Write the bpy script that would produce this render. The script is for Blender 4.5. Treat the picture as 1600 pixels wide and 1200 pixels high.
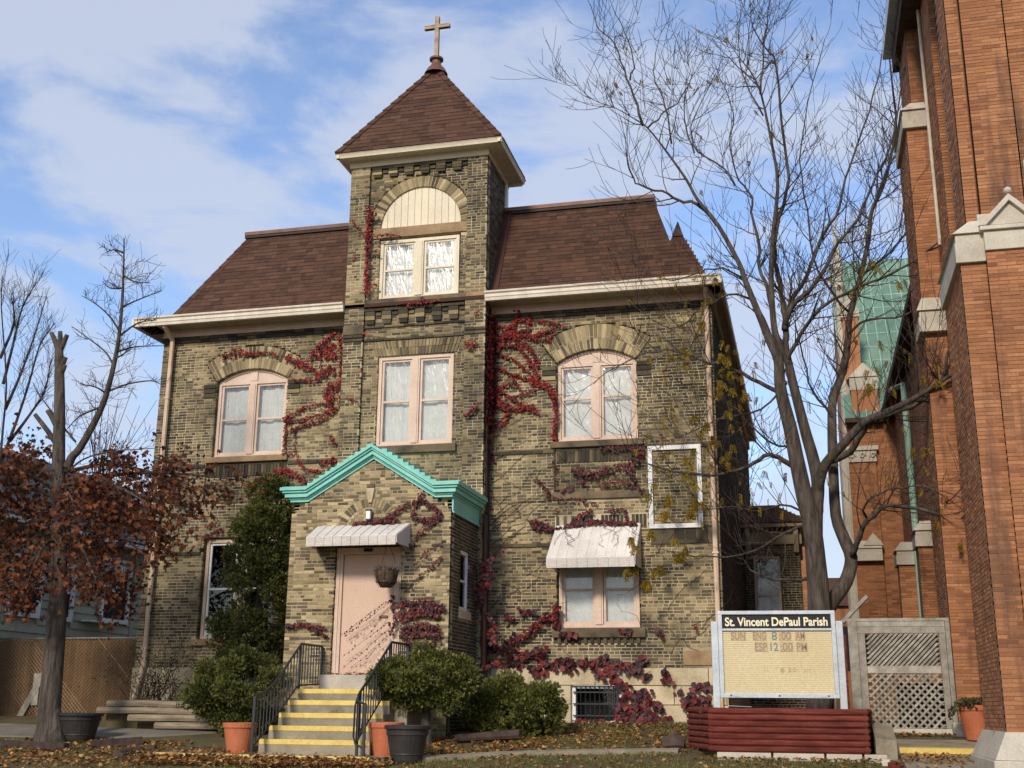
import bpy, bmesh, math, random
from mathutils import Vector, Matrix, Euler, noise
for o in list(bpy.data.objects): bpy.data.objects.remove(o)
scene = bpy.context.scene
COL = scene.collection
PI = math.pi
# ------------------------------------------------------------------ camera
CAM = Vector((7.4237, -22.2036, 1.0)); YAW, PIT, ROL, FPX = -0.2457, 0.2689, 0.009, 1831.98
Fw = Vector((math.sin(YAW)*math.cos(PIT), math.cos(YAW)*math.cos(PIT), math.sin(PIT)))
Rt = Vector((math.cos(YAW), -math.sin(YAW), 0)); Up = Rt.cross(Fw)
R2 = Rt*math.cos(ROL) + Up*math.sin(ROL); U2 = Up*math.cos(ROL) - Rt*math.sin(ROL)
cd = bpy.data.cameras.new('camera'); cam = bpy.data.objects.new('camera', cd); COL.objects.link(cam)
cd.sensor_width = 36; cd.lens = FPX/1600*36; cd.clip_start = 0.1; cd.clip_end = 3000
m = Matrix((R2, U2, -Fw)).transposed().to_4x4(); m.translation = CAM; cam.matrix_world = m
scene.camera = cam
scene.render.resolution_x, scene.render.resolution_y = 1024, 768
# pixel of the 1600x1200 photograph -> point on a plane of the place
def ray(u, v): return Fw + R2*((u-800)/FPX) + U2*((600-v)/FPX)
def PY(u, v, Y):
    d = ray(u, v); return CAM + d*((Y-CAM.y)/d.y)
def PX(u, v, X):
    d = ray(u, v); return CAM + d*((X-CAM.x)/d.x)
# ------------------------------------------------------------------ sky and sun
SUN_EL, SUN_AZ = math.radians(29), math.radians(9)      # azimuth: to the left of the facade normal
sdir = Vector((-math.sin(SUN_AZ)*math.cos(SUN_EL), -math.cos(SUN_AZ)*math.cos(SUN_EL), math.sin(SUN_EL)))
w = bpy.data.worlds.new('World'); scene.world = w; w.use_nodes = True
nt = w.node_tree; nt.nodes.clear()
def N(t, ty, **kw):
    n = t.nodes.new(ty)
    for k, v in kw.items():
        if k in n.inputs: n.inputs[k].default_value = v
        else: setattr(n, k, v)
    return n
out = N(nt, 'ShaderNodeOutputWorld'); bg = N(nt, 'ShaderNodeBackground'); bg.inputs['Strength'].default_value = 0.15
sky = N(nt, 'ShaderNodeTexSky', sky_type='NISHITA', sun_disc=False, sun_elevation=SUN_EL,
        sun_rotation=math.atan2(sdir.x, sdir.y), altitude=200.0, air_density=1.25, dust_density=0.6, ozone_density=2.2)
tc = N(nt, 'ShaderNodeTexCoord')
mp = N(nt, 'ShaderNodeMapping'); mp.inputs['Scale'].default_value = (1.5, 1.5, 3.6); mp.inputs['Location'].default_value = (0.35, 0.12, 0.3)
mp.inputs['Rotation'].default_value = (0.0, 0.35, 0.5)
n1 = N(nt, 'ShaderNodeTexNoise', Scale=3.6, Detail=7.0, Roughness=0.56, Distortion=0.35)
n2 = N(nt, 'ShaderNodeTexNoise', Scale=6.0, Detail=5.0, Roughness=0.55)
mx = N(nt, 'ShaderNodeMath', operation='MULTIPLY_ADD'); mx.inputs[1].default_value = 0.20
cr = N(nt, 'ShaderNodeValToRGB'); cr.color_ramp.interpolation = 'EASE'
cr.color_ramp.elements[0].position = 0.46; cr.color_ramp.elements[0].color = (0.10, 0.10, 0.10, 1)
cr.color_ramp.elements[1].position = 0.66; cr.color_ramp.elements[1].color = (0.80, 0.80, 0.80, 1)
mixc = N(nt, 'ShaderNodeMixRGB'); mixc.inputs['Color2'].default_value = (3.5, 3.8, 4.55, 1)
L = nt.links.new
L(tc.outputs['Generated'], mp.inputs['Vector']); L(mp.outputs[0], n1.inputs['Vector']); L(mp.outputs[0], n2.inputs['Vector'])
L(n2.outputs['Fac'], mx.inputs[0]); L(n1.outputs['Fac'], mx.inputs[2]); L(mx.outputs[0], cr.inputs['Fac'])
L(cr.outputs['Color'], mixc.inputs['Fac']); tint = N(nt, 'ShaderNodeMixRGB', blend_type='MULTIPLY'); tint.inputs['Fac'].default_value = 1.0; tint.inputs['Color2'].default_value = (0.92, 0.98, 1.16, 1); L(sky.outputs['Color'], tint.inputs['Color1']); L(tint.outputs[0], mixc.inputs['Color1']); L(mixc.outputs[0], bg.inputs['Color'])
L(bg.outputs[0], out.inputs['Surface'])
sl = bpy.data.lights.new('sun', 'SUN'); sl.energy = 2.7; sl.angle = math.radians(9.0); sl.color = (1.0, 0.90, 0.75)
so = bpy.data.objects.new('sun', sl); COL.objects.link(so); so.rotation_euler = (-sdir).to_track_quat('-Z', 'Y').to_euler(); so.location = (-10, -20, 25)
vs = scene.view_settings; vs.view_transform = 'Standard'; vs.look = 'None'; vs.gamma = 1; vs.exposure = 0.26; vs.use_curve_mapping = False

# ------------------------------------------------------------------ helpers
RND = random.Random(7)
WM = {}
def link(o, parent=None, world=None):
    COL.objects.link(o)
    if world is None: world = Matrix.Identity(4)
    WM[o.name] = world
    if parent is not None:
        o.parent = parent; o.matrix_parent_inverse = WM[parent.name].inverted()
    return o
def tag(o, label, cat, group=None):
    o['label'] = label; o['category'] = cat
    if group: o['group'] = group
    return o
def thing(name, label, cat, loc=(0, 0, 0), group=None):
    o = bpy.data.objects.new(name, None); o.location = loc; o.empty_display_size = 0.2
    link(o, None, Matrix.Translation(loc)); return tag(o, label, cat, group)
class MB:
    def __init__(s): s.v = []; s.f = []; s.sm = False
    def quad(s, a, b, c, d):
        n = len(s.v); s.v += [tuple(a), tuple(b), tuple(c), tuple(d)]; s.f.append((n, n+1, n+2, n+3)); return s
    def tri(s, a, b, c):
        n = len(s.v); s.v += [tuple(a), tuple(b), tuple(c)]; s.f.append((n, n+1, n+2)); return s
    def box(s, x0, x1, y0, y1, z0, z1, M=None):
        n = len(s.v)
        p = [(x0,y0,z0),(x1,y0,z0),(x1,y1,z0),(x0,y1,z0),(x0,y0,z1),(x1,y0,z1),(x1,y1,z1),(x0,y1,z1)]
        if M is not None: p = [tuple(M @ Vector(q)) for q in p]
        s.v += p
        s.f += [tuple(n+i for i in q) for q in ((0,3,2,1),(4,5,6,7),(0,1,5,4),(1,2,6,5),(2,3,7,6),(3,0,4,7))]
        return s
    def hexa(s, p):
        n = len(s.v); s.v += [tuple(q) for q in p]
        s.f += [tuple(n+i for i in q) for q in ((0,3,2,1),(4,5,6,7),(0,1,5,4),(1,2,6,5),(2,3,7,6),(3,0,4,7))]
        return s
    def prism(s, poly, y0, y1, axis='Y'):
        # polygon of (a,b) extruded along an axis: Y: (x,z); X: (y,z); Z: (x,y)
        n = len(s.v); k = len(poly)
        f = {'Y': lambda a, b, t: (a, t, b), 'X': lambda a, b, t: (t, a, b), 'Z': lambda a, b, t: (a, b, t)}[axis]
        s.v += [f(a, b, y0) for a, b in poly] + [f(a, b, y1) for a, b in poly]
        s.f.append(tuple(range(n, n+k))); s.f.append(tuple(range(n+2*k-1, n+k-1, -1)))
        for i in range(k):
            j = (i+1) % k; s.f.append((n+i, n+k+i, n+k+j, n+j))
        return s
    def tube(s, pts, rad, n=6, cap=True):
        pts = [Vector(p) for p in pts]
        if not isinstance(rad, (list, tuple)): rad = [rad]*len(pts)
        b = len(s.v); a0 = None
        for i, p in enumerate(pts):
            t = (pts[min(i+1, len(pts)-1)] - pts[max(i-1, 0)])
            t = t.normalized() if t.length > 1e-9 else Vector((0, 0, 1))
            if a0 is None: a0 = t.orthogonal().normalized()
            a0 = (a0 - t*a0.dot(t))
            a0 = a0.normalized() if a0.length > 1e-6 else t.orthogonal().normalized()
            bb = t.cross(a0)
            for k in range(n):
                an = 2*PI*k/n
                q = p + (a0*math.cos(an) + bb*math.sin(an))*rad[i]; s.v.append((q.x, q.y, q.z))
        for i in range(len(pts)-1):
            for k in range(n):
                k2 = (k+1) % n
                s.f.append((b+i*n+k, b+i*n+k2, b+(i+1)*n+k2, b+(i+1)*n+k))
        if cap and n > 2:
            s.f.append(tuple(b+k for k in range(n-1, -1, -1))); e = b+(len(pts)-1)*n
            s.f.append(tuple(e+k for k in range(n)))
        return s
    def lathe(s, prof, c=(0, 0, 0), n=24):
        b = len(s.v)
        for r, z in prof:
            for k in range(n):
                an = 2*PI*k/n; s.v.append((c[0]+r*math.cos(an), c[1]+r*math.sin(an), c[2]+z))
        for i in range(len(prof)-1):
            for k in range(n):
                k2 = (k+1) % n
                s.f.append((b+i*n+k, b+i*n+k2, b+(i+1)*n+k2, b+(i+1)*n+k))
        return s
    def mesh(s, name):
        me = bpy.data.meshes.new(name); me.from_pydata(s.v, [], s.f); me.update(); return me
    def build(s, name, mat, parent=None, kind=None, smooth=False, bevel=0):
        me = s.mesh(name); me.materials.append(mat)
        if smooth: me.shade_smooth()
        o = bpy.data.objects.new(name, me); link(o, parent)
        if kind: o['kind'] = kind
        if bevel:
            bv = o.modifiers.new('bevel', 'BEVEL'); bv.width = bevel; bv.segments = 2; bv.limit_method = 'ANGLE'
        return o
def place(name, me, parent, M):
    o = bpy.data.objects.new(name, me); o.matrix_basis = M
    link(o, parent, M); return o

# ------------------------------------------------------------------ materials
MATS = {}
def mat(name, cols, rough=0.8, nscale=3.0, bump=None, island=0.0, spec=0.3, metal=0.0, stretch=(1, 1, 1), detail=5, stops=None, rand_ramp=None, transl=0, hue=0.0, stain=None):
    ma = bpy.data.materials.new(name); ma.use_nodes = True; t = ma.node_tree; t.nodes.clear(); L = t.links.new
    o = N(t, 'ShaderNodeOutputMaterial'); p = N(t, 'ShaderNodeBsdfPrincipled'); L(p.outputs[0], o.inputs['Surface'])
    p.inputs['Roughness'].default_value = rough; p.inputs['Metallic'].default_value = metal; p.inputs['Specular IOR Level'].default_value = spec
    g = N(t, 'ShaderNodeNewGeometry'); mp = N(t, 'ShaderNodeMapping'); mp.inputs['Scale'].default_value = stretch
    L(g.outputs['Position'], mp.inputs['Vector'])
    ns = N(t, 'ShaderNodeTexNoise', Scale=nscale, Detail=float(detail), Roughness=0.6); L(mp.outputs[0], ns.inputs['Vector'])
    cr = N(t, 'ShaderNodeValToRGB'); e = cr.color_ramp.elements
    k = len(cols)
    pos = stops or [0.3+0.4*i/max(1, k-1) for i in range(k)]
    while len(e) < k: e.new(0.5)
    for i in range(k): e[i].position = pos[i]; e[i].color = (*cols[i], 1)
    if k == 1: e[1].color = (*cols[0], 1); e[0].color = (*cols[0], 1)
    fac = ns.outputs['Fac']
    if island or rand_ramp:
        oi = N(t, 'ShaderNodeObjectInfo'); ad = N(t, 'ShaderNodeMath', operation='ADD'); fr = N(t, 'ShaderNodeMath', operation='FRACT')
        L(g.outputs['Random Per Island'], ad.inputs[0]); L(oi.outputs['Random'], ad.inputs[1]); L(ad.outputs[0], fr.inputs[0])
        rnd = fr.outputs[0]
    if rand_ramp:   # (weight of random, weight of noise, offset): which colour a piece takes
        a = N(t, 'ShaderNodeMath', operation='MULTIPLY'); a.inputs[1].default_value = rand_ramp[0]; L(rnd, a.inputs[0])
        b = N(t, 'ShaderNodeMath', operation='MULTIPLY_ADD'); b.inputs[1].default_value = rand_ramp[1]; L(ns.outputs['Fac'], b.inputs[0]); L(a.outputs[0], b.inputs[2])
        c = N(t, 'ShaderNodeMath', operation='ADD'); c.inputs[1].default_value = rand_ramp[2]; L(b.outputs[0], c.inputs[0]); fac = c.outputs[0]
    L(fac, cr.inputs['Fac']); col = cr.outputs['Color']
    if island:
        hs = N(t, 'ShaderNodeHueSaturation'); mr = N(t, 'ShaderNodeMapRange'); mr.inputs['To Min'].default_value = 1-island; mr.inputs['To Max'].default_value = 1+island
        f2 = N(t, 'ShaderNodeMath', operation='MULTIPLY'); f2.inputs[1].default_value = 7.31; f3 = N(t, 'ShaderNodeMath', operation='FRACT')
        L(rnd, f2.inputs[0]); L(f2.outputs[0], f3.inputs[0]); L(f3.outputs[0], mr.inputs['Value']); L(mr.outputs[0], hs.inputs['Value']); L(col, hs.inputs['Color']); col = hs.outputs[0]
        if hue:
            mh = N(t, 'ShaderNodeMapRange'); mh.inputs['To Min'].default_value = 0.5-hue; mh.inputs['To Max'].default_value = 0.5+hue
            L(rnd, mh.inputs['Value']); L(mh.outputs[0], hs.inputs['Hue'])
    # fine mottling so that no face is one flat tone
    n3 = N(t, 'ShaderNodeTexNoise', Scale=38.0, Detail=4.0); L(g.outputs['Position'], n3.inputs['Vector'])
    mm = N(t, 'ShaderNodeMapRange'); mm.inputs['To Min'].default_value = 0.72; mm.inputs['To Max'].default_value = 1.28; L(n3.outputs['Fac'], mm.inputs['Value'])
    ml = N(t, 'ShaderNodeMixRGB', blend_type='MULTIPLY'); ml.inputs['Fac'].default_value = 1.0; L(col, ml.inputs['Color1']); L(mm.outputs[0], ml.inputs['Color2'])
    col = ml.outputs[0]
    if stain:       # (colour, scale, threshold, stretch)
        s4 = N(t, 'ShaderNodeTexNoise', Scale=stain[1], Detail=6.0, Roughness=0.65); m4 = N(t, 'ShaderNodeMapping'); m4.inputs['Scale'].default_value = stain[3]
        m4.inputs['Location'].default_value = (3.3, 1.7, 8.1)
        L(g.outputs['Position'], m4.inputs['Vector']); L(m4.outputs[0], s4.inputs['Vector'])
        r4 = N(t, 'ShaderNodeMapRange'); r4.inputs['From Min'].default_value = stain[2]; r4.inputs['From Max'].default_value = stain[2]+0.14
        L(s4.outputs['Fac'], r4.inputs['Value']); x4 = N(t, 'ShaderNodeMixRGB'); x4.inputs['Color2'].default_value = (*stain[0], 1)
        L(r4.outputs[0], x4.inputs['Fac']); L(col, x4.inputs['Color1']); col = x4.outputs[0]
    L(col, p.inputs['Base Color'])
    if bump:
        bn = N(t, 'ShaderNodeTexNoise', Scale=bump[0], Detail=6.0, Roughness=0.65); L(mp.outputs[0], bn.inputs['Vector'])
        bp = N(t, 'ShaderNodeBump', Strength=bump[1], Distance=bump[2] if len(bump) > 2 else 0.01); L(bn.outputs['Fac'], bp.inputs['Height']); L(bp.outputs[0], p.inputs['Normal'])
    if transl:
        tr = N(t, 'ShaderNodeBsdfTranslucent'); L(col, tr.inputs['Color']); mxs = N(t, 'ShaderNodeMixShader'); mxs.inputs[0].default_value = transl
        L(p.outputs[0], mxs.inputs[1]); L(tr.outputs[0], mxs.inputs[2]); L(mxs.outputs[0], o.inputs['Surface'])
    MATS[name] = ma; return ma
B_COLS = [(0.042, 0.035, 0.025), (0.080, 0.064, 0.041), (0.135, 0.104, 0.058), (0.235, 0.178, 0.092), (0.41, 0.32, 0.175)]
m_brick = mat('cream_brick_weathered', B_COLS, 0.9, 0.62, (60, 0.5), 0.2, rand_ramp=(0.52, 1.55, -0.49), stops=[0.16, 0.34, 0.5, 0.70, 0.95], detail=7, stain=((0.050, 0.042, 0.031), 0.75, 0.585, (1.3, 1, .7)))
m_brick_pale = mat('cream_brick_pale', B_COLS, 0.9, 0.9, (60, 0.5), 0.24, rand_ramp=(0.66, 0.8, -0.12), stops=[0.1, 0.28, 0.44, 0.62, 0.85], detail=7)
m_brick_dark = mat('cream_brick_dark', B_COLS, 0.9, 0.9, (60, 0.5), 0.2, rand_ramp=(0.5, 0.7, -0.28), stops=[0.16, 0.38, 0.55, 0.72, 0.95])  # darker brick mix for trim and side walls
m_mortar = mat('lime_mortar', [(0.20, 0.16, 0.105), (0.55, 0.46, 0.30)], 0.95, 1.2, (80, 0.6), stops=[0.36, 0.6])
m_lime = mat('limestone', [(0.34, 0.265, 0.16), (0.53, 0.43, 0.275), (0.62, 0.52, 0.36)], 0.85, 1.6, (9, 0.5, 0.03), 0.1, stain=((0.16, 0.13, 0.09), 2.2, 0.62, (1, 1, .5)))
m_sand = mat('brown_sandstone', [(0.22, 0.14, 0.075), (0.38, 0.26, 0.14)], 0.9, 2.5, (40, 0.5), 0.1, stain=((0.06, 0.045, 0.03), 1.8, 0.58, (1, 1, 1)))
m_sand_dark = mat('sooty_sandstone', [(0.05, 0.042, 0.03), (0.14, 0.105, 0.065), (0.22, 0.16, 0.09)], 0.9, 2.0, (40, 0.5), 0.1)
m_pink = mat('pink_cream_paint', [(0.56, 0.405, 0.31), (0.68, 0.52, 0.41)], 0.6, 2.0, (25, 0.12), 0.04, stain=((0.33, 0.22, 0.15), 3.0, 0.66, (1, 1, .35)))
m_cream = mat('cream_paint', [(0.64, 0.55, 0.39), (0.74, 0.65, 0.49)], 0.6, 2.0, (25, 0.08), 0.05)
m_gutter = mat('aged_gutter_paint', [(0.58, 0.49, 0.38), (0.74, 0.66, 0.55)], 0.55, 1.4, (20, 0.1), 0.05, stretch=(3, 1, .4), stain=((0.30, 0.13, 0.05), 2.6, 0.665, (2.2, 1, .12)))
m_rust = mat('rusting_downspout_paint', [(0.60, 0.42, 0.28), (0.68, 0.52, 0.40)], 0.55, 2.0, (20, 0.1), 0.05, stain=((0.36, 0.16, 0.06), 3.2, 0.55, (2.0, 1, .35)))
m_soffit = mat('soffit_boards', [(0.36, 0.28, 0.18), (0.46, 0.37, 0.25)], 0.7, 2.0, None, 0.06)
m_white = mat('white_paint', [(0.70, 0.69, 0.67), (0.80, 0.79, 0.77)], 0.5, 3.0, (30, 0.08), 0.03)
m_shingle = mat('brown_asphalt_shingle', [(0.060, 0.030, 0.020), (0.084, 0.042, 0.026), (0.104, 0.052, 0.032)], 0.95, 1.5, (160, 0.7), 0.13, rand_ramp=(0.75, 0.5, -0.12), stops=[0.1, 0.45, 0.85])
m_copper = mat('oxidised_copper_flashing', [(0.15, 0.072, 0.05), (0.25, 0.13, 0.095)], 0.5, 3.0, None, 0.1, metal=0.3)
m_crossm = mat('copper_cross_sheet', [(0.13, 0.080, 0.045), (0.30, 0.21, 0.13)], 0.5, 7.0, None, 0.05, metal=0.15)
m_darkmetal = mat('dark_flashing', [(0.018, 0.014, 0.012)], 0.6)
m_teal = mat('teal_painted_metal', [(0.17, 0.50, 0.42), (0.26, 0.62, 0.53)], 0.45, 2.5, None, 0.04, stain=((0.10, 0.25, 0.21), 3.0, 0.66, (1, 1, 1)))
m_awn = mat('white_aluminium_awning', [(0.58, 0.53, 0.48), (0.74, 0.69, 0.63)], 0.55, 1.3, None, 0.05, stain=((0.40, 0.30, 0.24), 3.0, 0.64, (1, 1, 1)))
m_door = mat('pink_door_paint', [(0.56, 0.38, 0.28), (0.62, 0.44, 0.33)], 0.5, 1.5, (12, 0.05))
m_iron = mat('black_iron', [(0.012, 0.014, 0.016), (0.022, 0.024, 0.028)], 0.45, 8.0, spec=0.5)
m_conc = mat('weathered_concrete', [(0.20, 0.165, 0.115), (0.33, 0.28, 0.20)], 0.95, 3.0, (70, 0.5), 0.08, stain=((0.10, 0.085, 0.06), 2.5, 0.6, (1, 1, 1)))
m_yellow = mat('yellow_nosing_paint', [(0.60, 0.42, 0.10), (0.74, 0.56, 0.17)], 0.75, 6.0, (80, 0.3), 0.06, stain=((0.32, 0.25, 0.13), 9.0, 0.62, (1, 1, 1)))
m_terra = mat('terracotta_plastic', [(0.40, 0.115, 0.05), (0.50, 0.16, 0.075)], 0.6, 3.0, None, 0.05)
m_pot = mat('dark_brown_plastic', [(0.022, 0.019, 0.017), (0.045, 0.038, 0.034)], 0.55, 3.0, None, 0.05)
m_redlog = mat('red_stained_log', [(0.070, 0.014, 0.009), (0.13, 0.025, 0.016), (0.19, 0.048, 0.034)], 0.9, 5.0, (30, 0.5, 0.015), 0.16, stretch=(.5, 3, 3))
m_timber = mat('weathered_timber', [(0.16, 0.12, 0.08), (0.34, 0.27, 0.19)], 0.9, 6.0, (40, 0.6, 0.01), 0.15, stretch=(.4, 3, 3))
m_darktimber = mat('old_dark_timber', [(0.035, 0.022, 0.018), (0.09, 0.06, 0.048)], 0.9, 6.0, (40, 0.6, 0.01), 0.15)
m_greywood = mat('grey_weathered_wood', [(0.20, 0.18, 0.145), (0.40, 0.365, 0.305)], 0.9, 7.0, (50, 0.4), 0.2)
m_alum = mat('brushed_aluminium_paint', [(0.42, 0.45, 0.48), (0.56, 0.58, 0.60)], 0.4, 4.0, None, 0.04, metal=0.2)
m_signface = mat('cream_sign_face', [(0.62, 0.53, 0.30), (0.70, 0.61, 0.38)], 0.4, 1.2, None, 0.03)
m_black = mat('black_sign_panel', [(0.010, 0.009, 0.010)], 0.4)
m_letter = mat('cream_sign_letters', [(0.80, 0.72, 0.50)], 0.5)
m_faded = mat('faded_letters', [(0.27, 0.22, 0.15)], 0.6)
m_bluelet = mat('blue_grey_letters', [(0.16, 0.22, 0.24)], 0.6)
m_tan = mat('tan_letter_tile', [(0.50, 0.36, 0.20)], 0.6)
m_obrick = mat('orange_pressed_brick', [(0.15, 0.068, 0.038), (0.28, 0.115, 0.052), (0.36, 0.155, 0.070), (0.43, 0.215, 0.105)], 0.9, 0.7, (60, 0.4), 0.12, rand_ramp=(0.42, 0.8, -0.1), stops=[0.12, 0.36, 0.6, 0.9], stain=((0.11, 0.060, 0.038), 0.9, 0.565, (2.4, 2.4, .22)))
m_omortar = mat('church_mortar', [(0.20, 0.095, 0.05), (0.30, 0.155, 0.09)], 0.95, 1.2)
m_copperroof = mat('verdigris_copper_roof', [(0.23, 0.40, 0.31), (0.36, 0.53, 0.43)], 0.6, 1.5, None, 0.06, stain=((0.08, 0.15, 0.11), 1.6, 0.6, (1, 1, .4)))
m_bark = mat('grey_brown_bark', [(0.036, 0.028, 0.023), (0.088, 0.070, 0.056), (0.15, 0.12, 0.098)], 0.95, 14.0, (26, 1.0, 0.06), 0.05, stretch=(1, 1, .16))
m_twig = mat('dark_twig_bark', [(0.030, 0.020, 0.016), (0.075, 0.052, 0.042)], 0.9, 9.0)
m_redleaf = mat('creeper_leaf_red', [(0.065, 0.008, 0.010), (0.16, 0.012, 0.013), (0.34, 0.026, 0.018)], 0.6, 1.8, None, 0.3, rand_ramp=(0.7, 0.8, -0.22), transl=0.25, spec=0.3)
m_darkleaf = mat('creeper_leaf_maroon', [(0.030, 0.007, 0.010), (0.075, 0.010, 0.014), (0.17, 0.018, 0.016)], 0.55, 2.2, None, 0.3, rand_ramp=(0.75, 0.6, -0.18), transl=0.2, spec=0.35)
m_maple = mat('maple_leaf_rust', [(0.040, 0.014, 0.009), (0.10, 0.028, 0.012), (0.20, 0.063, 0.019)], 0.7, 1.2, None, 0.3, rand_ramp=(0.85, 0.5, -0.16), transl=0.3)
m_locleaf = mat('locust_leaf_yellow', [(0.16, 0.13, 0.015), (0.34, 0.25, 0.03), (0.42, 0.26, 0.03)], 0.65, 1.5, None, 0.25, rand_ramp=(0.8, 0.5, -0.15), transl=0.35)
m_ever = mat('evergreen_foliage', [(0.034, 0.044, 0.011), (0.085, 0.098, 0.021), (0.17, 0.17, 0.038)], 0.65, 2.6, None, 0.3, rand_ramp=(0.8, 0.6, -0.2), transl=0.2)
m_yew = mat('yew_foliage', [(0.038, 0.052, 0.011), (0.105, 0.12, 0.022), (0.20, 0.195, 0.042)], 0.65, 2.6, None, 0.3, rand_ramp=(0.8, 0.6, -0.2), transl=0.2)
m_shrub = mat('dull_shrub_leaf', [(0.035, 0.036, 0.012), (0.10, 0.085, 0.03)], 0.7, 2.6, None, 0.3, rand_ramp=(0.8, 0.5, -0.15), transl=0.2)
m_soil = mat('lawn_soil', [(0.065, 0.054, 0.025), (0.11, 0.088, 0.04), (0.13, 0.08, 0.034)], 0.98, 1.7, (40, 0.8, 0.02))
m_grass = mat('autumn_grass', [(0.075, 0.090, 0.018), (0.15, 0.15, 0.035), (0.26, 0.22, 0.075)], 0.8, 0.9, None, 0.3, rand_ramp=(0.6, 0.8, -0.2), transl=0.25)
m_fallen = mat('fallen_leaf', [(0.10, 0.032, 0.014), (0.24, 0.095, 0.026), (0.38, 0.19, 0.05), (0.42, 0.27, 0.12)], 0.8, 1.2, None, 0.3, rand_ramp=(1.0, 0.3, -0.14), stops=[0.1, 0.4, 0.7, 0.95], transl=0.15)
m_siding = mat('grey_green_siding', [(0.32, 0.33, 0.25), (0.40, 0.41, 0.32)], 0.85, 2.0, (40, 0.2), 0.07)
m_greyroof = mat('grey_asphalt_roof', [(0.040, 0.045, 0.052), (0.085, 0.09, 0.10)], 0.95, 2.0, (120, 0.5), 0.2)
m_slat = mat('rusty_privacy_slat', [(0.11, 0.055, 0.025), (0.19, 0.105, 0.045)], 0.8, 2.0, None, 0.15)
m_wire = mat('galvanised_wire', [(0.20, 0.15, 0.10), (0.30, 0.24, 0.17)], 0.5, 6.0, metal=0.4)
m_asph = mat('sidewalk_concrete', [(0.13, 0.115, 0.09), (0.24, 0.21, 0.17)], 0.95, 1.5, (60, 0.4))
m_road = mat('asphalt', [(0.04, 0.04, 0.042), (0.06, 0.06, 0.06)], 0.95, 2.0, (90, 0.4))
m_curtain = mat('white_curtain', [(0.50, 0.50, 0.49), (0.60, 0.60, 0.585)], 0.9, 4.0, None, 0.03)
m_dark = mat('dark_interior', [(0.015, 0.014, 0.013)], 0.9)
m_lampw = mat('lamp_glass', [(0.75, 0.75, 0.72)], 0.3)
m_redbrown = mat('brown_paint', [(0.055, 0.022, 0.016), (0.085, 0.036, 0.026)], 0.6, 3.0)
m_wicker = mat('coir_basket', [(0.05, 0.032, 0.018), (0.12, 0.08, 0.045)], 0.95, 20.0, (80, 0.8, 0.01))
m_stonegrey = mat('grey_white_stone', [(0.40, 0.35, 0.28), (0.58, 0.52, 0.42)], 0.85, 1.8, (20, 0.3), 0.08, stain=((0.13, 0.11, 0.09), 1.4, 0.6, (1, 1, .5)))
def glass_mat(name, film):
    ma = bpy.data.materials.new(name); ma.use_nodes = True; t = ma.node_tree; t.nodes.clear(); L = t.links.new
    o = N(t, 'ShaderNodeOutputMaterial'); tr = N(t, 'ShaderNodeBsdfTransparent'); gl = N(t, 'ShaderNodeBsdfGlossy'); gl.inputs['Roughness'].default_value = 0.03 if not film else 0.2
    tr.inputs['Color'].default_value = (0.975, 0.985, 0.98, 1); mx = N(t, 'ShaderNodeMixShader'); fr = N(t, 'ShaderNodeFresnel', IOR=1.55 if film else 1.45)
    L(fr.outputs[0], mx.inputs[0]); L(tr.outputs[0], mx.inputs[1]); L(gl.outputs[0], mx.inputs[2]); L(mx.outputs[0], o.inputs['Surface'])
    if film:
        g = N(t, 'ShaderNodeNewGeometry'); mp = N(t, 'ShaderNodeMapping'); mp.inputs['Rotation'].default_value = (0, 0.6, 0); mp.inputs['Scale'].default_value = (5, 5, 1.4)
        n = N(t, 'ShaderNodeTexNoise', Scale=2.2, Detail=3.0, Distortion=1.2); L(g.outputs['Position'], mp.inputs['Vector']); L(mp.outputs[0], n.inputs['Vector'])
        b = N(t, 'ShaderNodeBump', Strength=0.22, Distance=0.05); L(n.outputs['Fac'], b.inputs['Height']); L(b.outputs[0], gl.inputs['Normal']); L(b.outputs[0], fr.inputs['Normal'])
    return ma
m_glass = glass_mat('window_glass', False); m_film = glass_mat('film_covered_glass', True)
# ------------------------------------------------------------------ brickwork
def subtract(iv, cuts):
    for a, b in cuts:
        r = []
        for x, y in iv:
            if b <= x or a >= y: r.append((x, y)); continue
            if a > x: r.append((x, a))
            if b < y: r.append((b, y))
        iv = r
    return iv
def rect(a, b, z0, z1): return lambda z: (a, b) if z0 < z < z1 else None
def seg(a, b, z0, zs, rise):
    """opening with a segmental head: springing zs, rise"""
    h = (b-a)/2; R = (h*h + rise*rise)/(2*rise); c = (a+b)/2
    def f(z):
        if z < z0 or z > zs+rise: return None
        if z <= zs: return (a, b)
        q = R*R - (z-(zs+rise-R))**2
        if q <= 0: return None
        d = math.sqrt(q); return (c-d, c+d)
    return f
BR = {}
def fr_pt(fr, u, z, d): return fr[0] + fr[1]*u + fr[2]*d + Vector((0, 0, z))
def brick_box(mb, fr, a, b, z0, z1, front, depth):
    p = [fr_pt(fr, u, z, d) for z in (z0, z1) for u, d in ((a, front), (b, front), (b, -depth), (a, -depth))]
    mb.hexa(p)
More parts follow.
